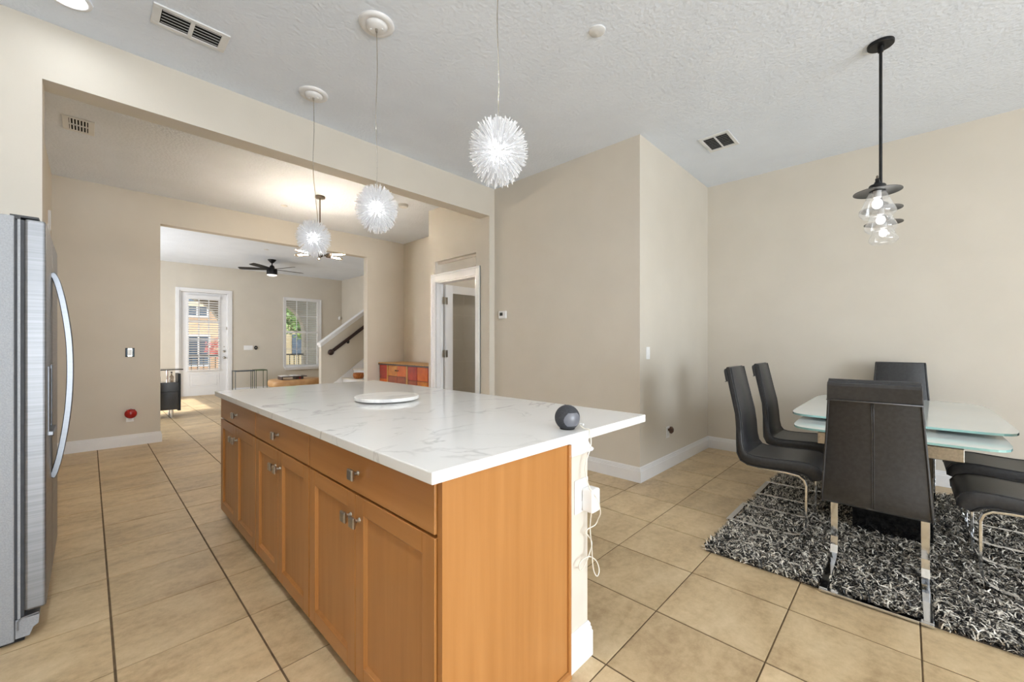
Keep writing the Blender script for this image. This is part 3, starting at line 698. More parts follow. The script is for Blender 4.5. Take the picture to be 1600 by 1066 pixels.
# ------------------------------------------------------------------ dining: rug, table, chairs
RX0, RX1, RY0, RY1 = 2.60, 4.90, -0.82, 0.885
rug = thing('shag_rug', 'black, grey and cream shag rug under the dining table', 'rug', (3.75, 0.03, 0))
part('backing', MB().box(RX0-3.75+0.01, RX1-3.75-0.01, RY0-0.03+0.01, RY1-0.03-0.01, 0.0003, 0.007), M_backing, rug)
BASES = [(2.575, 0.115, 0), (3.325, 0.915, -90), (4.02, 0.905, -90), (5.06, 0.040, 180), (3.325, -0.735, 90), (4.02, -0.735, 90)]
def pile(n, seed):
    g = np.random.default_rng(seed)
    X = g.uniform(RX0+0.005, RX1-0.005, n)
    X = np.where(g.random(n) < 0.45, RX0+0.005+(X-RX0)*0.45, X)     # a denser near half
    Y = g.uniform(RY0+0.005, RY1-0.005, n)
    az = g.uniform(0, 2*np.pi, n) ; L = g.uniform(0.034, 0.066, n); wd = g.uniform(0.0020, 0.0037, n)
    el = g.uniform(0.15, 1.0, n); curl = g.uniform(-0.9, 0.9, n)
    z0 = np.full(n, 0.006)
    base = np.stack([X, Y, z0], 1); V = []
    p = base.copy(); a = az.copy(); e = el + 0.45
    side0 = np.stack([-np.sin(az), np.cos(az), g.uniform(-0.4, 0.4, n)], 1); side0 /= np.linalg.norm(side0, axis=1)[:, None]
    for k in range(4):
        ww = wd * (1.0, 1.05, 0.95, 0.55)[k]
        V.append(p - side0*ww[:, None]); V.append(p + side0*ww[:, None])
        dirv = np.stack([np.cos(a)*np.cos(e), np.sin(a)*np.cos(e), np.sin(e)], 1)
        p = p + dirv*(L/3)[:, None]; p[:, 2] = np.maximum(p[:, 2], 0.007)
        e = e - 0.55 - 0.1*k; a = a + curl*0.6
    V = np.stack(V, 1)      # n,8,3
    keep = np.ones(n, bool); q = V[:, ::2, :2]
    for (cx, cy, rz) in BASES:
        ca, sa = math.cos(R(rz)), math.sin(R(rz)); dx, dy = q[..., 0]-cx, q[..., 1]-cy
        lx, ly = dx*ca + dy*sa, -dx*sa + dy*ca
        bar = ((np.abs(np.abs(ly)-0.188) < 0.017) & (lx > -0.02) & (lx < 0.47)) | ((np.abs(ly) < 0.21) & (lx > -0.012) & (lx < 0.044))
        keep &= ~bar.any(1)
    V = V[keep]
    over = 0.012
    V[:, :, 0] = np.clip(V[:, :, 0], RX0-over, RX1+over); V[:, :, 1] = np.clip(V[:, :, 1], RY0-over, RY1+over)
    return V
def pile_mesh(name, n, seed, mats, probs):
    V = pile(n, seed); n = len(V); verts = V.reshape(-1, 3) - np.array([3.75, 0.03, 0])
    idx = (np.arange(n)*8)[:, None, None] + np.array([[0,1,3,2],[2,3,5,4],[4,5,7,6]])[None]
    me = bpy.data.meshes.new(name); me.vertices.add(n*8); me.vertices.foreach_set('co', verts.astype(np.float32).ravel())
    me.loops.add(n*12); me.loops.foreach_set('vertex_index', idx.astype(np.int32).ravel())
    me.polygons.add(n*3); me.polygons.foreach_set('loop_start', (np.arange(n*3)*4).astype(np.int32)); me.polygons.foreach_set('loop_total', np.full(n*3, 4, np.int32))
    for m in mats: me.materials.append(m)
    me.polygons.foreach_set('material_index', np.repeat(np.random.default_rng(seed+1).choice(len(mats), n, p=probs), 3).astype(np.int32))
    me.polygons.foreach_set('use_smooth', [True]*(n*3)); me.update(); me.validate()
    o = bpy.data.objects.new(name, me); COL.objects.link(o); o.parent = rug; tag(o, kind='stuff')
pile_mesh('shag_pile', 78000, 11, [M_shag_k, M_shag_g, M_shag_w], [0.45, 0.15, 0.40])

# table: main glass, lower extension glass, steel beam, black pedestal
TX, TY = 4.12, 0.07
tb = thing('dining_table', 'white glass extending dining table on a black pedestal', 'table', (TX, TY, 0.02))
def barrel(x0, x1, hw, bulge, rx, n=14):
    """plan of a top with bowed long sides and softly bowed ends, counter-clockwise"""
    pts = []
    N = 144
    for i in range(N):
        a = 2*math.pi*(i+0.5)/N
        c, s_ = math.cos(a), math.sin(a)
        p = 5.5 if c > 0 else 11.0
        r = (abs(c)**p + abs(s_)**p) ** (-1/p)
        pts.append(((x0+x1)/2 + (x1-x0)/2*r*c, hw*r*s_))
    return pts
def slab(plan, z0, z1):
    m = MB(); n = len(plan)
    m.add([(x, y, z0) for x, y in plan] + [(x, y, z1) for x, y in plan], [])
    m.cur = 0; m.face(range(n-1, -1, -1)); m.face(range(n, 2*n))
    m.cur = 1
    for i in range(n): m.face((i, (i+1) % n, n+(i+1) % n, n+i))
    return m
part('glass_top', slab(barrel(3.34-TX, 4.90-TX, 0.515, 0, 0), 0.752, 0.765), [M_tableglass, M_glassedge], tb)
part('extension_leaf', slab(barrel(3.03-TX, 4.60-TX, 0.455, 0, 0), 0.716, 0.728), [M_tableglass, M_glassedge], tb)
part('crossbeam', MB().box(3.10-TX, 3.16-TX, -0.285, 0.32, 0.632, 0.700), M_nickel, tb, bevel=0.003)
part('crossbeam', MB().box(4.70-TX, 4.76-TX, -0.285, 0.32, 0.632, 0.700), M_nickel, tb, bevel=0.003)
part('slide_rail', MB().box(3.12-TX, 4.74-TX, 0.18, 0.23, 0.690, 0.716), M_nickel, tb)
part('slide_rail', MB().box(3.12-TX, 4.74-TX, -0.20, -0.15, 0.690, 0.716), M_nickel, tb)
part('spacer_plate', MB().box(3.5-TX, 4.55-TX, -0.2, 0.2, 0.728, 0.752), M_nickel, tb)
part('pedestal', MB().box(3.56-TX, 4.50-TX, -0.19, 0.19, 0.0, 0.690), M_blackgloss, tb, bevel=0.004)
part('base_plate', MB().box(3.50-TX, 4.62-TX, -0.24, 0.24, -0.008, 0.004), M_blackgloss, tb)

# chair: origin on the floor at the middle of the rear floor bar, facing +x (local)
def make_chair():
    c = thing('dining_chair', 'x', 'chair', group='black cantilever dining chairs')
    outer = [(-0.010, 1.072), (0.004, 0.985), (0.030, 0.87), (0.055, 0.76), (0.064, 0.66), (0.066, 0.56), (0.070, 0.49), (0.092, 0.445), (0.135, 0.424), (0.20, 0.420), (0.32, 0.424), (0.41, 0.428), (0.445, 0.424), (0.468, 0.414), (0.482, 0.402), (0.496, 0.392)]
    inner = [(0.020, 1.078), (0.040, 0.985), (0.064, 0.87), (0.088, 0.76), (0.099, 0.66), (0.104, 0.575), (0.114, 0.525), (0.134, 0.498), (0.165, 0.490), (0.22, 0.489), (0.32, 0.494), (0.41, 0.500), (0.48, 0.498), (0.526, 0.482), (0.548, 0.448), (0.545, 0.408)]
    hw = [0.166, 0.171, 0.179, 0.187, 0.194, 0.200, 0.205, 0.208, 0.210, 0.210, 0.210, 0.209, 0.208, 0.206, 0.204, 0.202]
    def ring(i, e=0.0, push=0.0):
        (ox, oz), (ix, iz) = outer[i], inner[i]; w_ = hw[i] + e
        d_ = Vector((ix-ox, iz-oz)).normalized()*push
        ox -= d_.x; oz -= d_.y; ix += d_.x; iz += d_.y
        mx, mz = (ox+ix)/2, (oz+iz)/2; r_ = 0.010
        def L(t): return (ox+(ix-ox)*t, oz+(iz-oz)*t)
        a, b_, c_, d2 = L(0.0), L(0.22), L(0.78), L(1.0)
        return [(a[0], -w_+r_, a[1]), (b_[0], -w_, b_[1]), (c_[0], -w_, c_[1]), (d2[0], -w_+r_, d2[1]), (d2[0]+0, 0, d2[1]), (d2[0], w_-r_, d2[1]), (c_[0], w_, c_[1]), (b_[0], w_, b_[1]), (a[0], w_-r_, a[1]), (a[0], 0, a[1])]
    part('backrest', MB().loft([ring(i) for i in range(0, 8)]), M_leather, c, smooth=True, autosmooth=50)
    part('seat', MB().loft([ring(i) for i in range(7, 16)]), M_leather, c, smooth=True, autosmooth=50)
    # folded-over head band
    hb = [(-0.010, 1.072), (-0.022, 1.066), (-0.024, 1.05), (-0.012, 0.985), (-0.006, 0.978), (0.006, 0.982)]
    m = MB(); m.loft([[(x, -(0.167+0.005*i/5), z) for i, (x, z) in enumerate(hb)], [(x, 0.167+0.005*i/5, z) for i, (x, z) in enumerate(hb)]])
    part('head_band', m, M_leather, c, bevel=0.003)
    part('top_roll', MB().tube([(0.002, -0.164, 1.070), (0.002, 0.164, 1.070)], 0.0135, 10), M_leather, c, smooth=True, autosmooth=60)
    part('band_seam', MB().tube([(-0.013, -0.172, 0.979), (-0.013, 0.172, 0.979)], 0.0032, 6), M_leather_seam, c, smooth=True)
    for s_ in (-0.0035, 0.0035):
        part('back_seam', MB().tube([(x-0.0005, s_, z) for x, z in outer[1:8]], 0.0022, 6), M_leather, c, smooth=True)
    for sd in (-1, 1):
        part('side_piping', MB().tube([(o_[0], sd*(h_-0.006), o_[1]) for o_, h_ in zip(outer, hw)], 0.0040, 6), M_leather, c, smooth=True)
        part('front_piping', MB().tube([(o_[0], sd*(h_-0.008), o_[1]+0.001) for o_, h_ in zip(inner, hw)], 0.0036, 6), M_leather, c, smooth=True)
    for sd in (-1, 1):
        y = sd*0.188
        pts = [(0.20, y, 0.414), (0.36, y, 0.416), (0.425, y, 0.410), (0.452, y, 0.390), (0.464, y, 0.355), (0.464, y, 0.13), (0.458, y, 0.080), (0.436, y, 0.038), (0.395, y, 0.020), (0.34, y, 0.014), (0.012, y, 0.014)]
        part('leg', MB().tube(pts, 0, flat=(0.017, 0.006, (0, 1, 0))), M_chrome, c, bevel=0.0015)
    part('floor_bar', MB().box(0.0, 0.034, -0.205, 0.205, 0.004, 0.016), M_chrome, c, bevel=0.0015)
    return c
ch0 = make_chair()
chairs = [((2.575, 0.115, 0.004), 0, 'black leather chair with its seamed back to the camera'),
          ((3.325, 0.915, 0.012), -90, 'black leather chair nearest the island on the left side of the table'),
          ((4.02, 0.905, 0.012), -90, 'black leather chair on the left of the table nearest the wall corner'),
          ((5.06, 0.040, 0.012), 180, 'black leather chair at the far end of the table facing the camera'),
          ((3.325, -0.735, 0.012), 90, 'black leather chair cut by the right frame edge, nearest the camera'),
          ((4.02, -0.735, 0.012), 90, 'black leather chair on the right, its seat showing behind the nearer cut one')]
for k, (loc, rz, lab) in enumerate(chairs):
    c = ch0 if k == 0 else copy_tree(ch0)
    c.location = loc; c.rotation_euler = (0, 0, R(rz)); c['label'] = lab

# ------------------------------------------------------------------ sea-urchin pendants over the island
def urchin(y, lab, seed, cordbend=0.0):
    g = random.Random(seed)
    t = thing('urchin_pendant', lab, 'pendant lamp', (1.19, y, 2.066), group='white spiky pendants over the island')
    ztop = ZC - 2.066
    part('canopy_medallion', MB().lathe([(0.102, ztop), (0.100, ztop-0.008), (0.090, ztop-0.016), (0.070, ztop-0.014), (0.064, ztop-0.010)], n=40), M_white, t, smooth=True, autosmooth=50)
    part('canopy', MB().lathe([(0.062, ztop-0.006), (0.060, ztop-0.020), (0.050, ztop-0.030), (0.002, ztop-0.032)], n=32), M_white, t, smooth=True, autosmooth=50)
    for sx in (-1, 1): part('canopy_screw', MB().lathe([(0.006, ztop-0.036), (0.006, ztop-0.028)], (sx*0.034*0.7, -sx*0.034*0.7, 0), 10), M_white, t)
    part('strain_relief', MB().lathe([(0.006, ztop-0.050), (0.008, ztop-0.030)], n=10), M_nickel, t)
    cord = [(0.0, 0, ztop-0.04), (0.003, -0.002, ztop*0.75), (-0.003, 0.003, ztop*0.5), (0.003+cordbend*0.3, 0, ztop*0.3), (cordbend, 0, 0.13), (0, 0, 0.075)]
    part('cord', MB().tube(catmull(cord, 6), 0.0022, 7), M_nickel, t, smooth=True)
    part('socket', MB().lathe([(0.016, 0.03), (0.018, 0.08), (0.010, 0.095)], n=14), M_white, t)
    part('glow_core', MB().sphere((0, 0, -0.005), 0.045, 20, 12, 1.1), M_urchin_core, t, smooth=True)
    # woven inner cage and spikes
    m = MB(); N = 640
    for i in range(N):
        zc = 1 - 2*(i+0.5)/N
        if zc > 0.96: continue
        a = i*2.399963 + g.uniform(-0.07, 0.07); rr = math.sqrt(1-zc*zc)
        dv = Vector((rr*math.cos(a), rr*math.sin(a), zc)); dv += Vector((g.uniform(-.08,.08), g.uniform(-.08,.08), g.uniform(-.08,.08))); dv.normalize()
        r0 = 0.062; r1 = g.uniform(0.112, 0.128); sc_ = Vector((1, 1, 1.13))
        p0 = Vector((dv.x*r0, dv.y*r0, dv.z*r0*1.1)); p2 = Vector((dv.x*r1, dv.y*r1, dv.z*r1*1.13))
        if dv.z < -0.55: p2.z -= 0.008
        bend = Vector((g.uniform(-1,1), g.uniform(-1,1), g.uniform(-1,1)))*0.004
        p1 = (p0+p2)/2 + bend
        m.tube([p0, p1, p2], [0.0030, 0.0027, 0.0022], 4)
    tag(part('spikes', m, M_spike, t), kind='stuff')
    return t
urchin(1.228, 'white spiky globe pendant nearest the camera, its cord leaving the frame', 1)
urchin(2.268, 'white spiky globe pendant in the middle of the three', 2)
urchin(3.25, 'white spiky globe pendant farthest over the island, in front of the chandelier', 3, 0.03)

# ------------------------------------------------------------------ three-glass linear pendant over the table
lp = thing('linear_pendant', 'black linear pendant with three clear glass shades above the dining table', 'pendant lamp', (3.487, 0.116, 2.117))
zt = ZC - 2.117
part('canopy', MB().lathe([(0.066, zt), (0.066, zt-0.016), (0.062, zt-0.020), (0.002, zt-0.021)], n=36), M_black, lp, smooth=True, autosmooth=40)
part('canopy_cup', MB().lathe([(0.016, zt-0.02), (0.014, zt-0.055), (0.009, zt-0.06)], n=16), M_black, lp)
part('stem', MB().lathe([(0.0085, 0.06), (0.0085, zt-0.03)], n=14), M_black, lp, smooth=True, autosmooth=40)
part('crossbar', MB().box(-0.43, 0.43, -0.009, 0.009, 0.052, 0.068), M_black, lp, bevel=0.002)
for x in (-0.415, 0.0, 0.415):
    sh = part('disc', MB().lathe([(0.036, 0.004), (0.08, 0.002), (0.106, -0.004), (0.106, -0.007), (0.08, -0.001), (0.036, 0.0)], (x, 0, 0), 48), M_gun, lp, smooth=True, autosmooth=50)
    part('socket_cup', MB().lathe([(0.036, 0.0), (0.038, 0.028), (0.034, 0.034), (0.018, 0.036), (0.012, 0.052)], (x, 0, 0), 28), M_black, sh, smooth=True, autosmooth=40)
    part('finial', MB().lathe([(0.006, 0.066), (0.006, 0.082), (0.003, 0.088)], (x, 0, 0), 10), M_bronze, sh)
    part('glass_shade', MB().lathe([(0.034, -0.004), (0.038, -0.012), (0.079, -0.110), (0.081, -0.120), (0.079, -0.130), (0.062, -0.148)], (x, 0, 0), 40, cap=False), M_shade, sh, smooth=True)
    part('lamp_holder', MB().lathe([(0.018, 0.0), (0.018, -0.036)], (x, 0, 0), 14), M_white, sh)
    part('bulb', MB().sphere((x, 0, -0.072), 0.023, 18, 12, 1.15), M_bulb, sh, smooth=True)

# ------------------------------------------------------------------ middle-room chandelier with tube bulbs
cd = thing('chandelier', 'brushed nickel chandelier with horizontal amber tube bulbs beyond the far pendant', 'chandelier', (2.074, 5.448, 2.41))
zt = ZC - 2.41
part('canopy', MB().lathe([(0.062, zt), (0.062, zt-0.022), (0.056, zt-0.026), (0.002, zt-0.026)], n=28), M_bronze, cd, smooth=True, autosmooth=40)
part('stem', MB().lathe([(0.008, 0.02), (0.008, zt-0.02)], n=12), M_bronze, cd, smooth=True, autosmooth=40)
part('hub', MB().lathe([(0.02, -0.03), (0.035, -0.02), (0.035, 0.02), (0.012, 0.035)], n=20), M_bronze, cd, smooth=True, autosmooth=40)
for k in range(6):
    a = R(60*k + 12); ca, sa = math.cos(a), math.sin(a); at = lambda r, z=0.0: (ca*r, sa*r, z)
    arm = part('arm', MB().tube([at(0.03), at(0.10)], 0.008, 8), M_bronze, cd)
    part('socket', MB().tube([at(0.09), at(0.095), at(0.145)], [0.014, 0.019, 0.019], 12), M_bronze, arm)
    part('tube_bulb', MB().tube([at(0.145), at(0.155), at(0.18), at(0.30), at(0.325), at(0.335)], [0.010, 0.016, 0.020, 0.020, 0.014, 0.003], 14), M_bulbglass, arm, smooth=True)
    part('filament', MB().tube([at(0.16, 0.004), at(0.29, 0.004)], 0.0035, 6).tube([at(0.16, -0.004), at(0.29, -0.004)], 0.0035, 6), M_filament, arm)

fl_ = thing('pantry_fill_light', 'added warm round fill light on the pantry ceiling', 'ceiling light', (4.2, 3.6, ZC))  # unseen lamp added to brighten the pantry behind the glass door
part('rim', MB().lathe([(0.16, 0), (0.16, -0.03)], n=32), M_white, fl_)
part('diffuser', MB().lathe([(0.15, -0.03), (0.14, -0.06), (0.08, -0.08), (0.002, -0.085)], n=32), emit_mat('pantry_fill_diffuser', (1, 0.94, 0.86), 34), fl_, smooth=True)

# ------------------------------------------------------------------ ceiling fan
fa = thing('ceiling_fan', 'black five-blade ceiling fan in the living room', 'ceiling fan', (2.882, 10.334, 2.80))
zt = ZC - 2.80
part('canopy', MB().lathe([(0.085, zt), (0.080, zt-0.02), (0.028, zt-0.075), (0.018, zt-0.08)], n=28), M_black, fa, smooth=True, autosmooth=50)
part('downrod', MB().lathe([(0.013, 0.2), (0.013, zt-0.06)], n=12), M_black, fa)
part('coupling', MB().lathe([(0.065, 0.15), (0.045, 0.215), (0.032, 0.235), (0.016, 0.24)], n=24), M_black, fa, smooth=True, autosmooth=50)
part('motor_housing', MB().lathe([(0.106, 0.022), (0.108, 0.03), (0.108, 0.135), (0.10, 0.155), (0.04, 0.158)], n=36), M_black, fa, smooth=True, autosmooth=40)
part('light_lens', MB().lathe([(0.002, -0.008), (0.06, -0.005), (0.095, 0.010), (0.104, 0.024)], n=36), M_fanlens, fa, smooth=True)
for k in range(5):
    a = R(72*k + 4); ca, sa = math.cos(a), math.sin(a)
    m = MB(); rings = []
    for r_, hw_ in ((0.10, 0.045), (0.20, 0.058), (0.45, 0.066), (0.62, 0.062), (0.665, 0.05)):
        tilt = 0.22
        rings.append([(ca*r_ - sa*s*hw_, sa*r_ + ca*s*hw_, 0.148 + s*hw_*tilt + dz) for s, dz in ((-1, 0.004), (1, 0.004), (1, -0.004), (-1, -0.004))])
    part('blade', m.loft(rings), M_black, fa)

# ------------------------------------------------------------------ ceiling fittings
def louvre_vent(lab, x0, x1, y0, y1, along, rows):
    t = thing('ceiling_vent', lab, 'air vent', ((x0+x1)/2, (y0+y1)/2, ZC), group='white ceiling air vents')
    hx_, hy_ = (x1-x0)/2, (y1-y0)/2; b_ = 0.028
    f = MB()
    for (a0, a1, c0, c1) in ((-hx_, hx_, -hy_, -hy_+b_), (-hx_, hx_, hy_-b_, hy_), (-hx_, -hx_+b_*1.4, -hy_+b_, hy_-b_), (hx_-b_*1.4, hx_, -hy_+b_, hy_-b_)): f.box(a0, a1, c0, c1, -0.010, -0.0005)
    part('frame', f, M_vent, t, bevel=0.003)
    part('duct', MB().box(-hx_+b_, hx_-b_, -hy_+b_, hy_-b_, -0.003, -0.0008), M_dark, t)
    if along == 'x':      # slats run along x, stacked in y, one centre bar
        n = rows; st_ = (2*hy_-2*b_)/n
        part('divider', MB().box(-0.010, 0.010, -hy_+b_, hy_-b_, -0.0105, -0.003), M_vent, t)
        for k in range(n):
            for sx in (-1, 1):
                yc = -hy_+b_+(k+0.5)*st_
                xa, xb = (0.012, hx_-b_*1.4-0.004) if sx > 0 else (-hx_+b_*1.4+0.004, -0.012)
                m = MB().add([(xa, yc-st_*0.38, -0.0105), (xb, yc-st_*0.38, -0.0105), (xb, yc+st_*0.15, -0.0035), (xa, yc+st_*0.15, -0.0035), (xa, yc-st_*0.38, -0.009), (xb, yc-st_*0.38, -0.009), (xb, yc+st_*0.15, -0.002), (xa, yc+st_*0.15, -0.002)], [(0,3,2,1),(4,5,6,7),(0,1,5,4),(1,2,6,5),(2,3,7,6),(3,0,4,7)])
                part('slat', m, M_vent, t)
    else:                 # short slats run along y, two rows
        n = rows; st_ = (2*hx_-2.8*b_)/n
        part('divider', MB().box(-hx_+b_*1.4, hx_-b_*1.4, -0.006, 0.006, -0.0105, -0.003), M_vent, t)
        for k in range(n):
            for sy in (-1, 1):
                xc = -hx_+b_*1.4+(k+0.5)*st_
                ya, yb = (0.008, hy_-b_-0.004) if sy > 0 else (-hy_+b_+0.004, -0.008)
                m = MB().add([(xc+st_*0.15, ya, -0.0035), (xc-st_*0.30, ya, -0.0105), (xc-st_*0.30, yb, -0.0105), (xc+st_*0.15, yb, -0.0035), (xc+st_*0.15, ya, -0.002), (xc-st_*0.30, ya, -0.009), (xc-st_*0.30, yb, -0.009), (xc+st_*0.15, yb, -0.002)], [(0,3,2,1),(4,5,6,7),(0,1,5,4),(1,2,6,5),(2,3,7,6),(3,0,4,7)])
                part('slat', m, M_vent, t)
louvre_vent('white ceiling vent with long louvres above the refrigerator side', 0.250, 0.610, 3.005, 3.205, 'x', 5)
louvre_vent('white ceiling vent with two rows of short louvres over the dining corner', 3.94, 4.285, 1.137, 1.397, 'y', 8)
louvre_vent('white ceiling vent seen through the wide opening, middle room', -0.158, 0.036, 5.02, 5.34, 'y', 6)
def disc_thing(name, lab, cat, x, y, r, h, mat, grp=None):
    o = MB().lathe([(r, 0), (r*0.98, -h*0.5), (r*0.8, -h), (0.002, -h)], (0, 0, 0), 28).build(name, mat, smooth=True, autosmooth=45)
    o.location = (x, y, ZC); return tag(o, lab, cat, grp)
disc_thing('ceiling_cover', 'small white blank disc on the ceiling between island and dining area', 'cover plate', 2.147, 1.352, 0.050, 0.010, M_vent)
disc_thing('smoke_detector', 'white round smoke detector on the middle room ceiling', 'smoke detector', 2.989, 4.954, 0.068, 0.035, M_vent)
disc_thing('sprinkler_cover', 'small white sprinkler cap on the middle room ceiling', 'sprinkler', 1.87, 6.169, 0.042, 0.008, M_vent)
disc_thing('sprinkler_cover', 'small white sprinkler cap on the living room ceiling by the fan', 'sprinkler', 2.488, 9.296, 0.045, 0.008, M_vent)
for (x, y, lab) in ((-0.078, 3.31, 'lit recessed ceiling light at the top left frame edge'), (-0.08, 2.15, 'added recessed fill light beside the refrigerator, out of frame'), (-0.08, 1.0, 'added recessed fill light over the kitchen aisle, out of frame'), (-0.08, -0.15, 'added recessed fill light above the camera, out of frame'), (1.5, -0.9, 'added recessed fill light behind the island, out of frame'), (3.2, -0.9, 'added recessed fill light on the dining side, out of frame')):  # all but the first are unseen lights added to brighten the kitchen
    t = thing('recessed_light', lab, 'ceiling light', (x, y, ZC), group='recessed kitchen lights')
    part('trim_ring', MB().lathe([(0.095, -0.0005), (0.093, -0.008), (0.075, -0.010), (0.070, -0.002)], n=32, cap=False), M_white, t, smooth=True)
    part('lens', MB().lathe([(0.072, -0.001), (0.070, -0.004), (0.002, -0.004)], n=32), M_can if -0.5 < y < 3 else M_can_dim, t)

# ------------------------------------------------------------------ wall fittings
th = thing('thermostat', 'white thermostat with small dark screen on the block wall', 'thermostat', (XB, 3.50, 1.61))
part('case', MB().box(-0.022, 0, -0.062, 0.062, -0.046, 0.046), M_plastic, th, bevel=0.006)
part('screen', MB().box(-0.0235, -0.021, -0.012, 0.040, -0.012, 0.026), M_screen, th)
part('button_row', MB().box(-0.0232, -0.021, -0.048, -0.024, -0.01, 0.02), M_vent, th)
def switch_y(name, lab, cat, x, y, z, facing=-1):
    t = thing(name, lab, cat, (x, y, z))
    part('plate', MB().box(-0.036, 0.036, facing*0.006, 0, -0.058, 0.058), M_plastic, t, bevel=0.003)
    return t
t = switch_y('light_switch', 'white light switch on the block wall facing the dining area', 'light switch', 3.632, YBL, 1.173)
part('rocker', MB().box(-0.016, 0.016, -0.010, -0.005, -0.033, 0.033), M_plastic, t, bevel=0.002)
t = switch_y('wall_outlet', 'white low outlet on the block wall behind the dining chairs', 'outlet', 4.073, YBL, 0.365)
for z in (-0.022, 0.022): part('socket', MB().box(-0.015, 0.015, -0.0085, -0.005, z-0.014, z+0.014), M_vent, t, bevel=0.002)
o = MB().lathe([(0.012, 0), (0.016, -0.018), (0.034, -0.022), (0.036, -0.036), (0.020, -0.050), (0.002, -0.054)], (0, 0, 0), 20, 'y').build('plug_in_scent', M_brownplug, smooth=True, autosmooth=40)
o.location = (4.073, YBL-0.0085, 0.392); tag(o, 'brown round plug-in in the low outlet on the block wall', 'plug')
t = thing('bare_switch', 'light switch without its cover plate, left of the living room opening', 'light switch', (0.354, Y2, 1.153))
part('box_opening', MB().box(-0.042, 0.042, -0.004, 0, -0.055, 0.055), M_dark, t)
part('yoke', MB().box(-0.020, 0.020, -0.008, -0.003, -0.051, 0.051), M_nickel, t)
part('rocker', MB().box(-0.018, 0.018, -0.016, -0.007, -0.034, 0.034), M_plastic, t, bevel=0.002)
for sx in (-1, 1): part('wall_edge', MB().box(sx*0.030-0.006, sx*0.030+0.006, -0.006, -0.003, -0.048, 0.048), M_greymetal, t)
t = switch_y('wall_outlet', 'white outlet below the red air freshener on the far left wall', 'outlet', 0.354, Y2, 0.355)
part('socket', MB().box(-0.015, 0.015, -0.0085, -0.005, -0.040, -0.012), M_vent, t, bevel=0.002)
t = thing('air_freshener', 'red round plug-in air freshener on the far left wall', 'air freshener', (0.360, Y2-0.006, 0.398))
part('shell', MB().lathe([(0.030, 0), (0.050, -0.015), (0.058, -0.034), (0.050, -0.052), (0.025, -0.064), (0.002, -0.067)], (0, 0, 0), 24, 'y'), M_red, t, smooth=True)
for a in (-35, 0, 35): part('fin', MB().box(-0.004, 0.004, -0.05, -0.012, 0.044, 0.062), M_red, t).rotation_euler = (0, R(a), 0)
t = thing('switch_plate', 'white triple switch plate right of the front door', 'light switch', (2.867, YL, 1.159))
part('plate', MB().box(-0.10, 0.10, -0.006, 0, -0.058, 0.058), M_plastic, t, bevel=0.003)
for x in (-0.055, 0, 0.055): part('rocker', MB().box(x-0.016, x+0.016, -0.010, -0.005, -0.033, 0.033), M_plastic, t)
t = thing('round_thermostat', 'small dark round dial on the wall right of the front door', 'thermostat', (3.034, YL, 1.158))
part('ring', MB().lathe([(0.036, 0), (0.038, -0.02), (0.034, -0.028), (0.002, -0.03)], (0, 0, 0), 24, 'y'), M_black, t, smooth=True, autosmooth=40).scale = (1, 1, 1.35)
part('dial', MB().lathe([(0.018, -0.028), (0.016, -0.034), (0.002, -0.035)], (0, 0, 0.0), 18, 'y'), M_nickel, t)
t = thing('motion_sensor', 'small white sensor in the living room corner by the stairs', 'sensor', (5.22, YL-0.001, 2.03))
part('housing', MB().lathe([(0.030, 0), (0.034, -0.02), (0.026, -0.045), (0.004, -0.055)], (0, 0, 0), 18, 'y'), M_plastic, t, smooth=True).scale = (1, 1, 1.7)

# ------------------------------------------------------------------ orange console in the niche
cs = thing('console_cabinet', 'orange and red patchwork wooden console in the niche', 'console', (3.92, 5.95, 0))
CX0, CX1, CY0, CY1, CZ = 3.66-3.92, 4.16-3.92, 5.05-5.95, 6.88-5.95, 0.925
part('carcass', MB().box(CX0+0.02, CX1, CY0, CY1, 0.10, CZ-0.035), M_rust, cs)
part('top', MB().box(CX0-0.012, CX1, CY0-0.01, CY1+0.01, CZ-0.015, CZ), M_ctop, cs, bevel=0.003)
part('top_edge', MB().box(CX0-0.014, CX0+0.02, CY0-0.01, CY1+0.01, CZ-0.037, CZ-0.014), M_darkwood, cs)
for y in (CY0+0.06, CY1-0.06):
    for x in (CX0+0.06, CX1-0.06): part('leg', MB().lathe([(0.018, 0), (0.026, 0.10)], (x, y, 0), 12), M_darkwood, cs)
YS = [CY1, 6.62-5.95, 6.58-5.95, 6.27-5.95, 5.99-5.95, 5.94-5.95, 5.66-5.95, 5.36-5.95, CY0]
cols = [[M_redlac, M_orange], [M_amber, M_amber], [M_amber, M_rust], [M_orange, M_rust], [M_amber, M_amber], [M_redlac, M_rust], [M_orange, M_amber], [M_redlac, M_orange]]
for k in range(8):
    a, b_ = YS[k+1]+0.004, YS[k]-0.004
    if b_ - a < 0.05:
        part('divider_strip', MB().box(CX0+0.004, CX0+0.02, a, b_, 0.11, CZ-0.04), M_ctop, cs); continue
    zs = 0.70 if k < 4 else 0.66
    if k == 0: zs = 0.64
    for (z0, z1), mt in zip(((zs+0.004, CZ-0.042), (0.11, zs-0.004)), cols[k]):
        p = part('panel', MB().box(CX0+0.006, CX0+0.02, a, b_, z0, z1), mt, cs, bevel=0.003)
        if k in (2, 3) and z1 > 0.8: part('knob', MB().lathe([(0.008, 0), (0.012, -0.018), (0.002, -0.022)], (CX0+0.006, a+0.03 if k == 2 else b_-0.03, 0.80), 10, 'x'), M_darkwood, p)

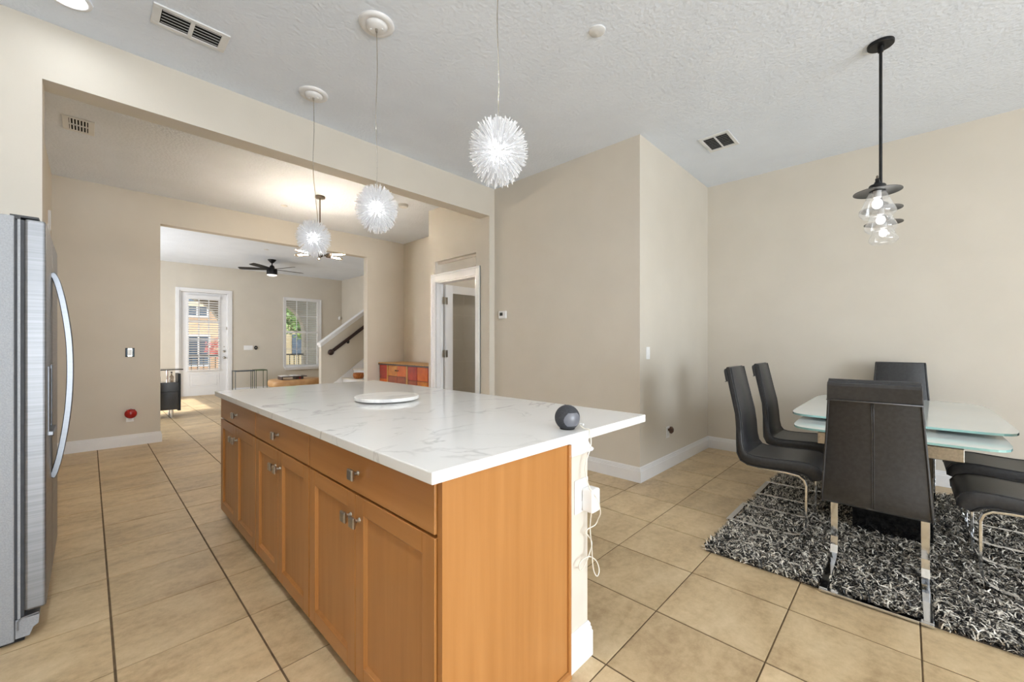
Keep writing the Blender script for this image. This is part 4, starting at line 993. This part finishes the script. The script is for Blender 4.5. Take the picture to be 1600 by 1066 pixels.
# ------------------------------------------------------------------ living room furniture
bc = thing('bar_cabinet', 'black gloss bar cabinet with a glass shelf, at the living room opening', 'cabinet', (0.80, 9.2, 0))
part('body', MB().box(-0.45, 0.275, -0.20, 0.22, 0.135, 0.605), M_blackgloss, bc, bevel=0.006)
part('drawer_line', MB().box(-0.45, 0.276, -0.203, -0.199, 0.44, 0.446), M_dark, bc)
part('back_panel', MB().box(0.285, 0.325, -0.02, 0.30, 0.09, 0.735), M_black, bc)
part('glass_shelf', MB().box(-0.45, 0.335, -0.20, 0.30, 0.812, 0.826), M_bottle, bc)
part('shelf_edge', MB().box(-0.45, 0.335, -0.206, -0.198, 0.810, 0.827), M_black, bc)
for x in (-0.12, 0.13): part('shelf_post', MB().lathe([(0.012, 0.605), (0.012, 0.812)], (x, -0.12, 0), 12), M_chrome, bc)
for x, y in ((0.19, -0.14), (-0.40, -0.14), (0.19, 0.16), (-0.40, 0.16)): part('leg', MB().lathe([(0.022, 0), (0.022, 0.135)], (x, y, 0), 14), M_chrome, bc, smooth=True, autosmooth=40)
for k, (x, y, h) in enumerate(((0.02, 9.16, 0.17), (0.20, 9.20, 0.15))):
    b_ = thing('bottle', ('tall clear bottle on the black bar cabinet', 'short clear bottle at the outer end of the black bar cabinet')[k], 'bottle', (0.80+x, y, 0.605), group='bottles on the bar cabinet')
    part('glass', MB().lathe([(0.030, 0), (0.032, 0.01), (0.032, h*0.55), (0.012, h*0.75), (0.011, h)], n=16), M_bottle, b_, smooth=True, autosmooth=50)
    part('cap', MB().lathe([(0.013, h), (0.013, h+0.02)], n=12), M_black, b_)
def nest(lab, x0, x1, y, h, mat, topmat):
    t = thing('side_table', lab, 'side table', ((x0+x1)/2, y, 0), group='thin metal side tables'); hw_ = (x1-x0)/2
    part('table_top', MB().box(-hw_, hw_, -0.17, 0.17, h-0.02, h), topmat, t)
    for sx in (-1, 1):
        for sy in (-1, 1): part('leg', MB().box(sx*hw_-0.011 if sx > 0 else -hw_-0.0, sx*hw_ if sx > 0 else -hw_+0.011, sy*0.16-0.006, sy*0.16+0.006, 0, h-0.02), mat, t)
nest('blue-grey thin metal side table right of the front door', 2.44, 2.85, 11.75, 0.605, M_greymetal, M_greymetal)
nest('green thin metal side table beside the blue-grey one', 2.875, 3.125, 11.75, 0.612, M_greenmetal, M_greenmetal)
ot = thing('ottoman_bench', 'low tan bench in front of the living room window', 'bench', (3.30, 10.05, 0))
pr = []
for i in range(36):
    a = 2*math.pi*i/36; p = 3.0; r_ = (abs(math.cos(a))**p + abs(math.sin(a))**p) ** (-1/p); pr.append((0.56*r_*math.cos(a), 0.36*r_*math.sin(a)))
part('cushion', MB().loft([[(x*e, y*e, z) for x, y in pr] for e, z in ((0.93, 0.30), (0.985, 0.32), (1.0, 0.36), (1.0, 0.42), (0.97, 0.455), (0.90, 0.468))]), M_tan, ot, smooth=True, autosmooth=50)
part('base', MB().loft([[(x*e, y*e, z) for x, y in pr] for e, z in ((0.85, 0.06), (0.88, 0.30))]), M_darkwood, ot)
for sx in (-1, 1):
    for sy in (-1, 1): part('foot', MB().lathe([(0.02, 0), (0.03, 0.06)], (sx*0.36, sy*0.2, 0), 12), M_darkwood, ot)
tt = thing('tray_stand', 'small dark wooden stand with a red centre on the tan bench', 'stand', (3.22, 9.92, 0.468))
part('top', MB().box(-0.30, 0.22, -0.14, 0.14, 0.055, 0.072), M_darkwood, tt, bevel=0.003)
part('block', MB().box(0.0, 0.15, -0.12, 0.12, 0.0, 0.055), M_darkwood, tt)
part('foot', MB().box(-0.30, -0.28, -0.14, 0.14, 0.0, 0.055), M_darkwood, tt)
part('emblem', MB().lathe([(0.018, 0), (0.016, -0.004), (0.002, -0.005)], (0.075, -0.12, 0.028), 16, 'y'), M_red, tt)
mg = MB()
for sx in (-1, 1):
    prof = [(0.0, 0.002), (sx*0.05, 0.018), (sx*0.12, 0.018), (sx*0.20, 0.010)]
    mg.loft([[(x, -0.13, z) for x, z in prof] + [(x, -0.13, 0.001) for x, z in prof[::-1]], [(x, 0.13, z) for x, z in prof] + [(x, 0.13, 0.001) for x, z in prof[::-1]]])
o = mg.build('open_magazine', M_paper); o.location = (3.12, 9.92, 0.5405); tag(o, 'open white magazine on the dark stand', 'magazine')

# stairs with half wall, rail and basket
YS0, YS1, XS = 7.55, 8.68, 3.30   # stair flight
stc = thing('staircase', 'white staircase rising right behind the living room opening', 'stairs', (XS, 8.1, 0))
rise, run = 0.18, 0.236
for k in range(8):
    part('riser', MB().box(k*run, k*run+0.018, YS0-8.1, YS1-8.1, k*rise, (k+1)*rise-0.028), M_white, stc)
    part('tread', MB().box(k*run-0.025, (k+1)*run+0.018, YS0-8.1, YS1-8.1, (k+1)*rise-0.028, (k+1)*rise), M_cream, stc, bevel=0.006)
sk = [(0.0, 0.0), (0.0, 0.22), (0.06, 0.27), (1.95, 0.27+1.89*rise/run), (1.95, 1.89*rise/run-0.1), (0.3, 0.0)]
part('skirt_board', MB().extrude(sk, 'y', YS1-8.1-0.018, YS1-8.1-0.001), M_white, stc)
YS1 += 0.004
hwall = MB().extrude([(3.33, 0), (5.29, 0), (5.29, 1.20+1.96*0.763), (3.33, 1.20)], 'y', YS1, YS1+0.12)
struct('wall_stair', hwall, M_wall, 'sloping beige half wall beside the stairs', 'half wall')
cap = MB()
for dz0, dz1, e in ((0.0, 0.05, 0.012), (0.05, 0.095, 0.03)):
    cap.extrude([(3.33-e, 1.20+dz0-e*0.763), (5.29, 1.20+1.96*0.763+dz0), (5.29, 1.20+1.96*0.763+dz1), (3.33-e, 1.20+dz1-e*0.763)], 'y', YS1-e, YS1+0.12+e)
struct('trim_5', cap, M_white, 'white sloping cap on the stair half wall', 'trim', bevel=0.003)
hr = thing('handrail', 'dark wooden handrail on the stair half wall', 'handrail', (3.52, YS1-0.07, 1.10))
A = Vector((0, 0, 0)); B = Vector((1.7, 0, 1.7*0.763))
part('rail', MB().tube([A, B], 0.036, 12), M_rail, hr, smooth=True, autosmooth=60)
part('end_knob', MB().sphere((-0.02, 0, -0.015), 0.062, 16, 10), M_rail, hr, smooth=True)
for t_ in (0.36, 1.2):
    part('bracket', MB().tube([(t_, 0, t_*0.763-0.02), (t_+0.01, 0.01, t_*0.763-0.07), (t_+0.01, 0.068, t_*0.763-0.08)], 0.009, 8).lathe([(0.028, 0.068), (0.028, 0.060)], (t_+0.01, 0, t_*0.763-0.08), 14, 'y'), M_black, hr)
bk = thing('wicker_basket', 'small orange wicker basket on a stair tread', 'basket', (3.875, 8.15, 3*rise+0.001))
part('bowl', MB().lathe([(0.07, 0), (0.10, 0.03), (0.112, 0.075), (0.098, 0.12), (0.088, 0.12), (0.102, 0.075), (0.09, 0.03), (0.06, 0.01)], n=24), M_wicker, bk, smooth=True)
for k in range(4): part('weave_band', MB().tube([(r_*math.cos(2*math.pi*i/20), r_*math.sin(2*math.pi*i/20), z) for i in range(21) for r_, z in (((0.093, 0.107, 0.109, 0.101)[k], (0.02, 0.055, 0.085, 0.11)[k]),)], 0.006, 6), M_wicker, bk)

# small white wall hook past the refrigerator
hk = thing('wall_hook', 'pale wall hook just above the refrigerator on the side wall', 'hook', (-0.29, 6.30, 2.45))
part('plate', MB().box(0, 0.012, -0.10, 0.10, -0.08, 0.02), M_vent, hk)
part('bar', MB().box(0.0, 0.02, 0.02, 0.06, -0.02, 0.18), M_vent, hk)

# ------------------------------------------------------------------ outside: porch, railing, street
struct('ground', MB().box(-40, 60, 12.43, 70, -0.45, -0.30), M_ground, 'pale paving outside the front door', 'ground')
struct('porch_floor', MB().box(-1, 8, 12.43, 14.4, -0.30, -0.03), M_ground, 'pale porch slab outside the front door', 'porch')
struct('porch_ceiling', MB().box(-1, 8, 12.43, 14.4, 3.0, 3.1), M_porch, 'pale porch ceiling', 'porch')
pw = MB(); ya, yb = 14.0, 14.3
arches = [(1.62, 1.02), (3.92, 0.93)]
xs = [-1.0]
for cx_, hw_ in arches:
    pw.box(xs[-1], cx_-hw_, ya, yb, -0.30, 3.0)
    N = 24; px_ = [cx_ - hw_*math.cos(math.pi*i/N) for i in range(N+1)]; pz = [1.58 + 0.98*math.sin(math.pi*i/N) for i in range(N+1)]
    rings = []
    for x, z in zip(px_, pz): rings.append([(x, ya, z), (x, ya, 3.0), (x, yb, 3.0), (x, yb, z)])
    pw.loft(rings); xs.append(cx_+hw_)
pw.box(xs[-1], 8, ya, yb, -0.30, 3.0)
struct('wall_porch', pw, M_porch, 'pale arched porch wall outside the window', 'wall')
rl = thing('porch_railing', 'black metal railing across the porch arches', 'railing', (2.8, 14.15, 0))
for cx_, hw_ in arches:
    part('top_rail', MB().box(cx_-hw_-2.8, cx_+hw_-2.8, -0.02, 0.02, 0.90, 0.94), M_black, rl)
    part('bottom_rail', MB().box(cx_-hw_-2.8, cx_+hw_-2.8, -0.015, 0.015, 0.06, 0.09), M_black, rl)
    k = int(2*hw_/0.13)
    for i in range(1, k): part('baluster', MB().box(cx_-hw_-2.8+i*2*hw_/k-0.009, cx_-hw_-2.8+i*2*hw_/k+0.009, -0.009, 0.009, 0.09, 0.90), M_black, rl)
bd = thing('apartment_building', 'orange stucco building across the street, seen through the front door', 'building', (4.5, 24, -0.3))
part('facade', MB().box(-6.0, 2.2, 0, 6, 0, 9), M_stucco, bd)
part('ledge', MB().box(-6.0, 2.25, -0.15, 0, 3.3, 3.5), M_stucco2, bd)
for x0, z0, w_, h_ in ((-1.35, 2.9, 0.75, 1.2), (-2.9, 2.9, 0.8, 1.2), (-1.3, 0.55, 0.75, 1.35), (0.9, 2.9, 0.8, 1.2)):
    wn = part('window', MB().box(x0, x0+w_, -0.06, 0, z0, z0+h_), M_bldwin, bd)
    part('window_trim', MB().box(x0-0.08, x0, -0.09, 0, z0-0.08, z0+h_+0.08).box(x0+w_, x0+w_+0.08, -0.09, 0, z0-0.08, z0+h_+0.08).box(x0, x0+w_, -0.09, 0, z0+h_, z0+h_+0.08).box(x0, x0+w_, -0.09, 0, z0-0.08, z0).box(x0+w_/2-0.025, x0+w_/2+0.025, -0.08, 0, z0, z0+h_), M_plastic, wn)
b2 = thing('pale_building', 'pale yellow stucco building across the street, seen through the window', 'building', (10.2, 26, -0.3))
part('facade', MB().box(-2.6, 4, 0, 5, 0, 3.0), M_stucco2, b2)
part('roof', MB().box(-2.8, 4.2, -0.3, 5.2, 3.0, 3.2), M_rust, b2)
for x0 in (-1.9, -0.5, 1.0): part('window', MB().box(x0, x0+0.6, -0.05, 0, 0.9, 2.1), M_bldwin, b2)
def tree(name, lab, x, y, z0, h, r, n, mat, seed):
    g = np.random.default_rng(seed)
    t = thing(name, lab, 'tree' if h > 2.5 else 'shrub', (x, y, -0.3))
    part('trunk', MB().tube([(0, 0, 0), (0.05, 0.02, h*0.35), (-0.03, 0, h*0.75)], [0.05*h/2, 0.04*h/2, 0.015*h/2], 8), M_bark, t)
    m = MB()
    for k in range(n):
        d_ = g.normal(size=3); d_ /= np.linalg.norm(d_); rr = r*g.uniform(0.45, 1.0)
        c = Vector((d_[0]*rr, d_[1]*rr, z0 + d_[2]*rr*0.85)); a = Vector(g.normal(size=3)).normalized(); b_ = a.cross(Vector(g.normal(size=3))).normalized(); s_ = g.uniform(0.06, 0.13)*r
        m.add([c - a*s_, c - b_*s_*0.45, c + a*s_, c + b_*s_*0.45], [(0, 1, 2, 3)])
    tag(part('foliage', m, mat, t), kind='stuff')
tree('street_tree', 'green leafy tree beyond the porch arch, seen through the window', 8.0, 22, 3.0, 4.5, 1.6, 1500, M_leaf, 5)
tree('flowering_shrub', 'red flowering shrub below the orange facade, seen through the front door', 4.15, 22.5, 1.35, 2.0, 0.62, 800, M_leaf2, 6)
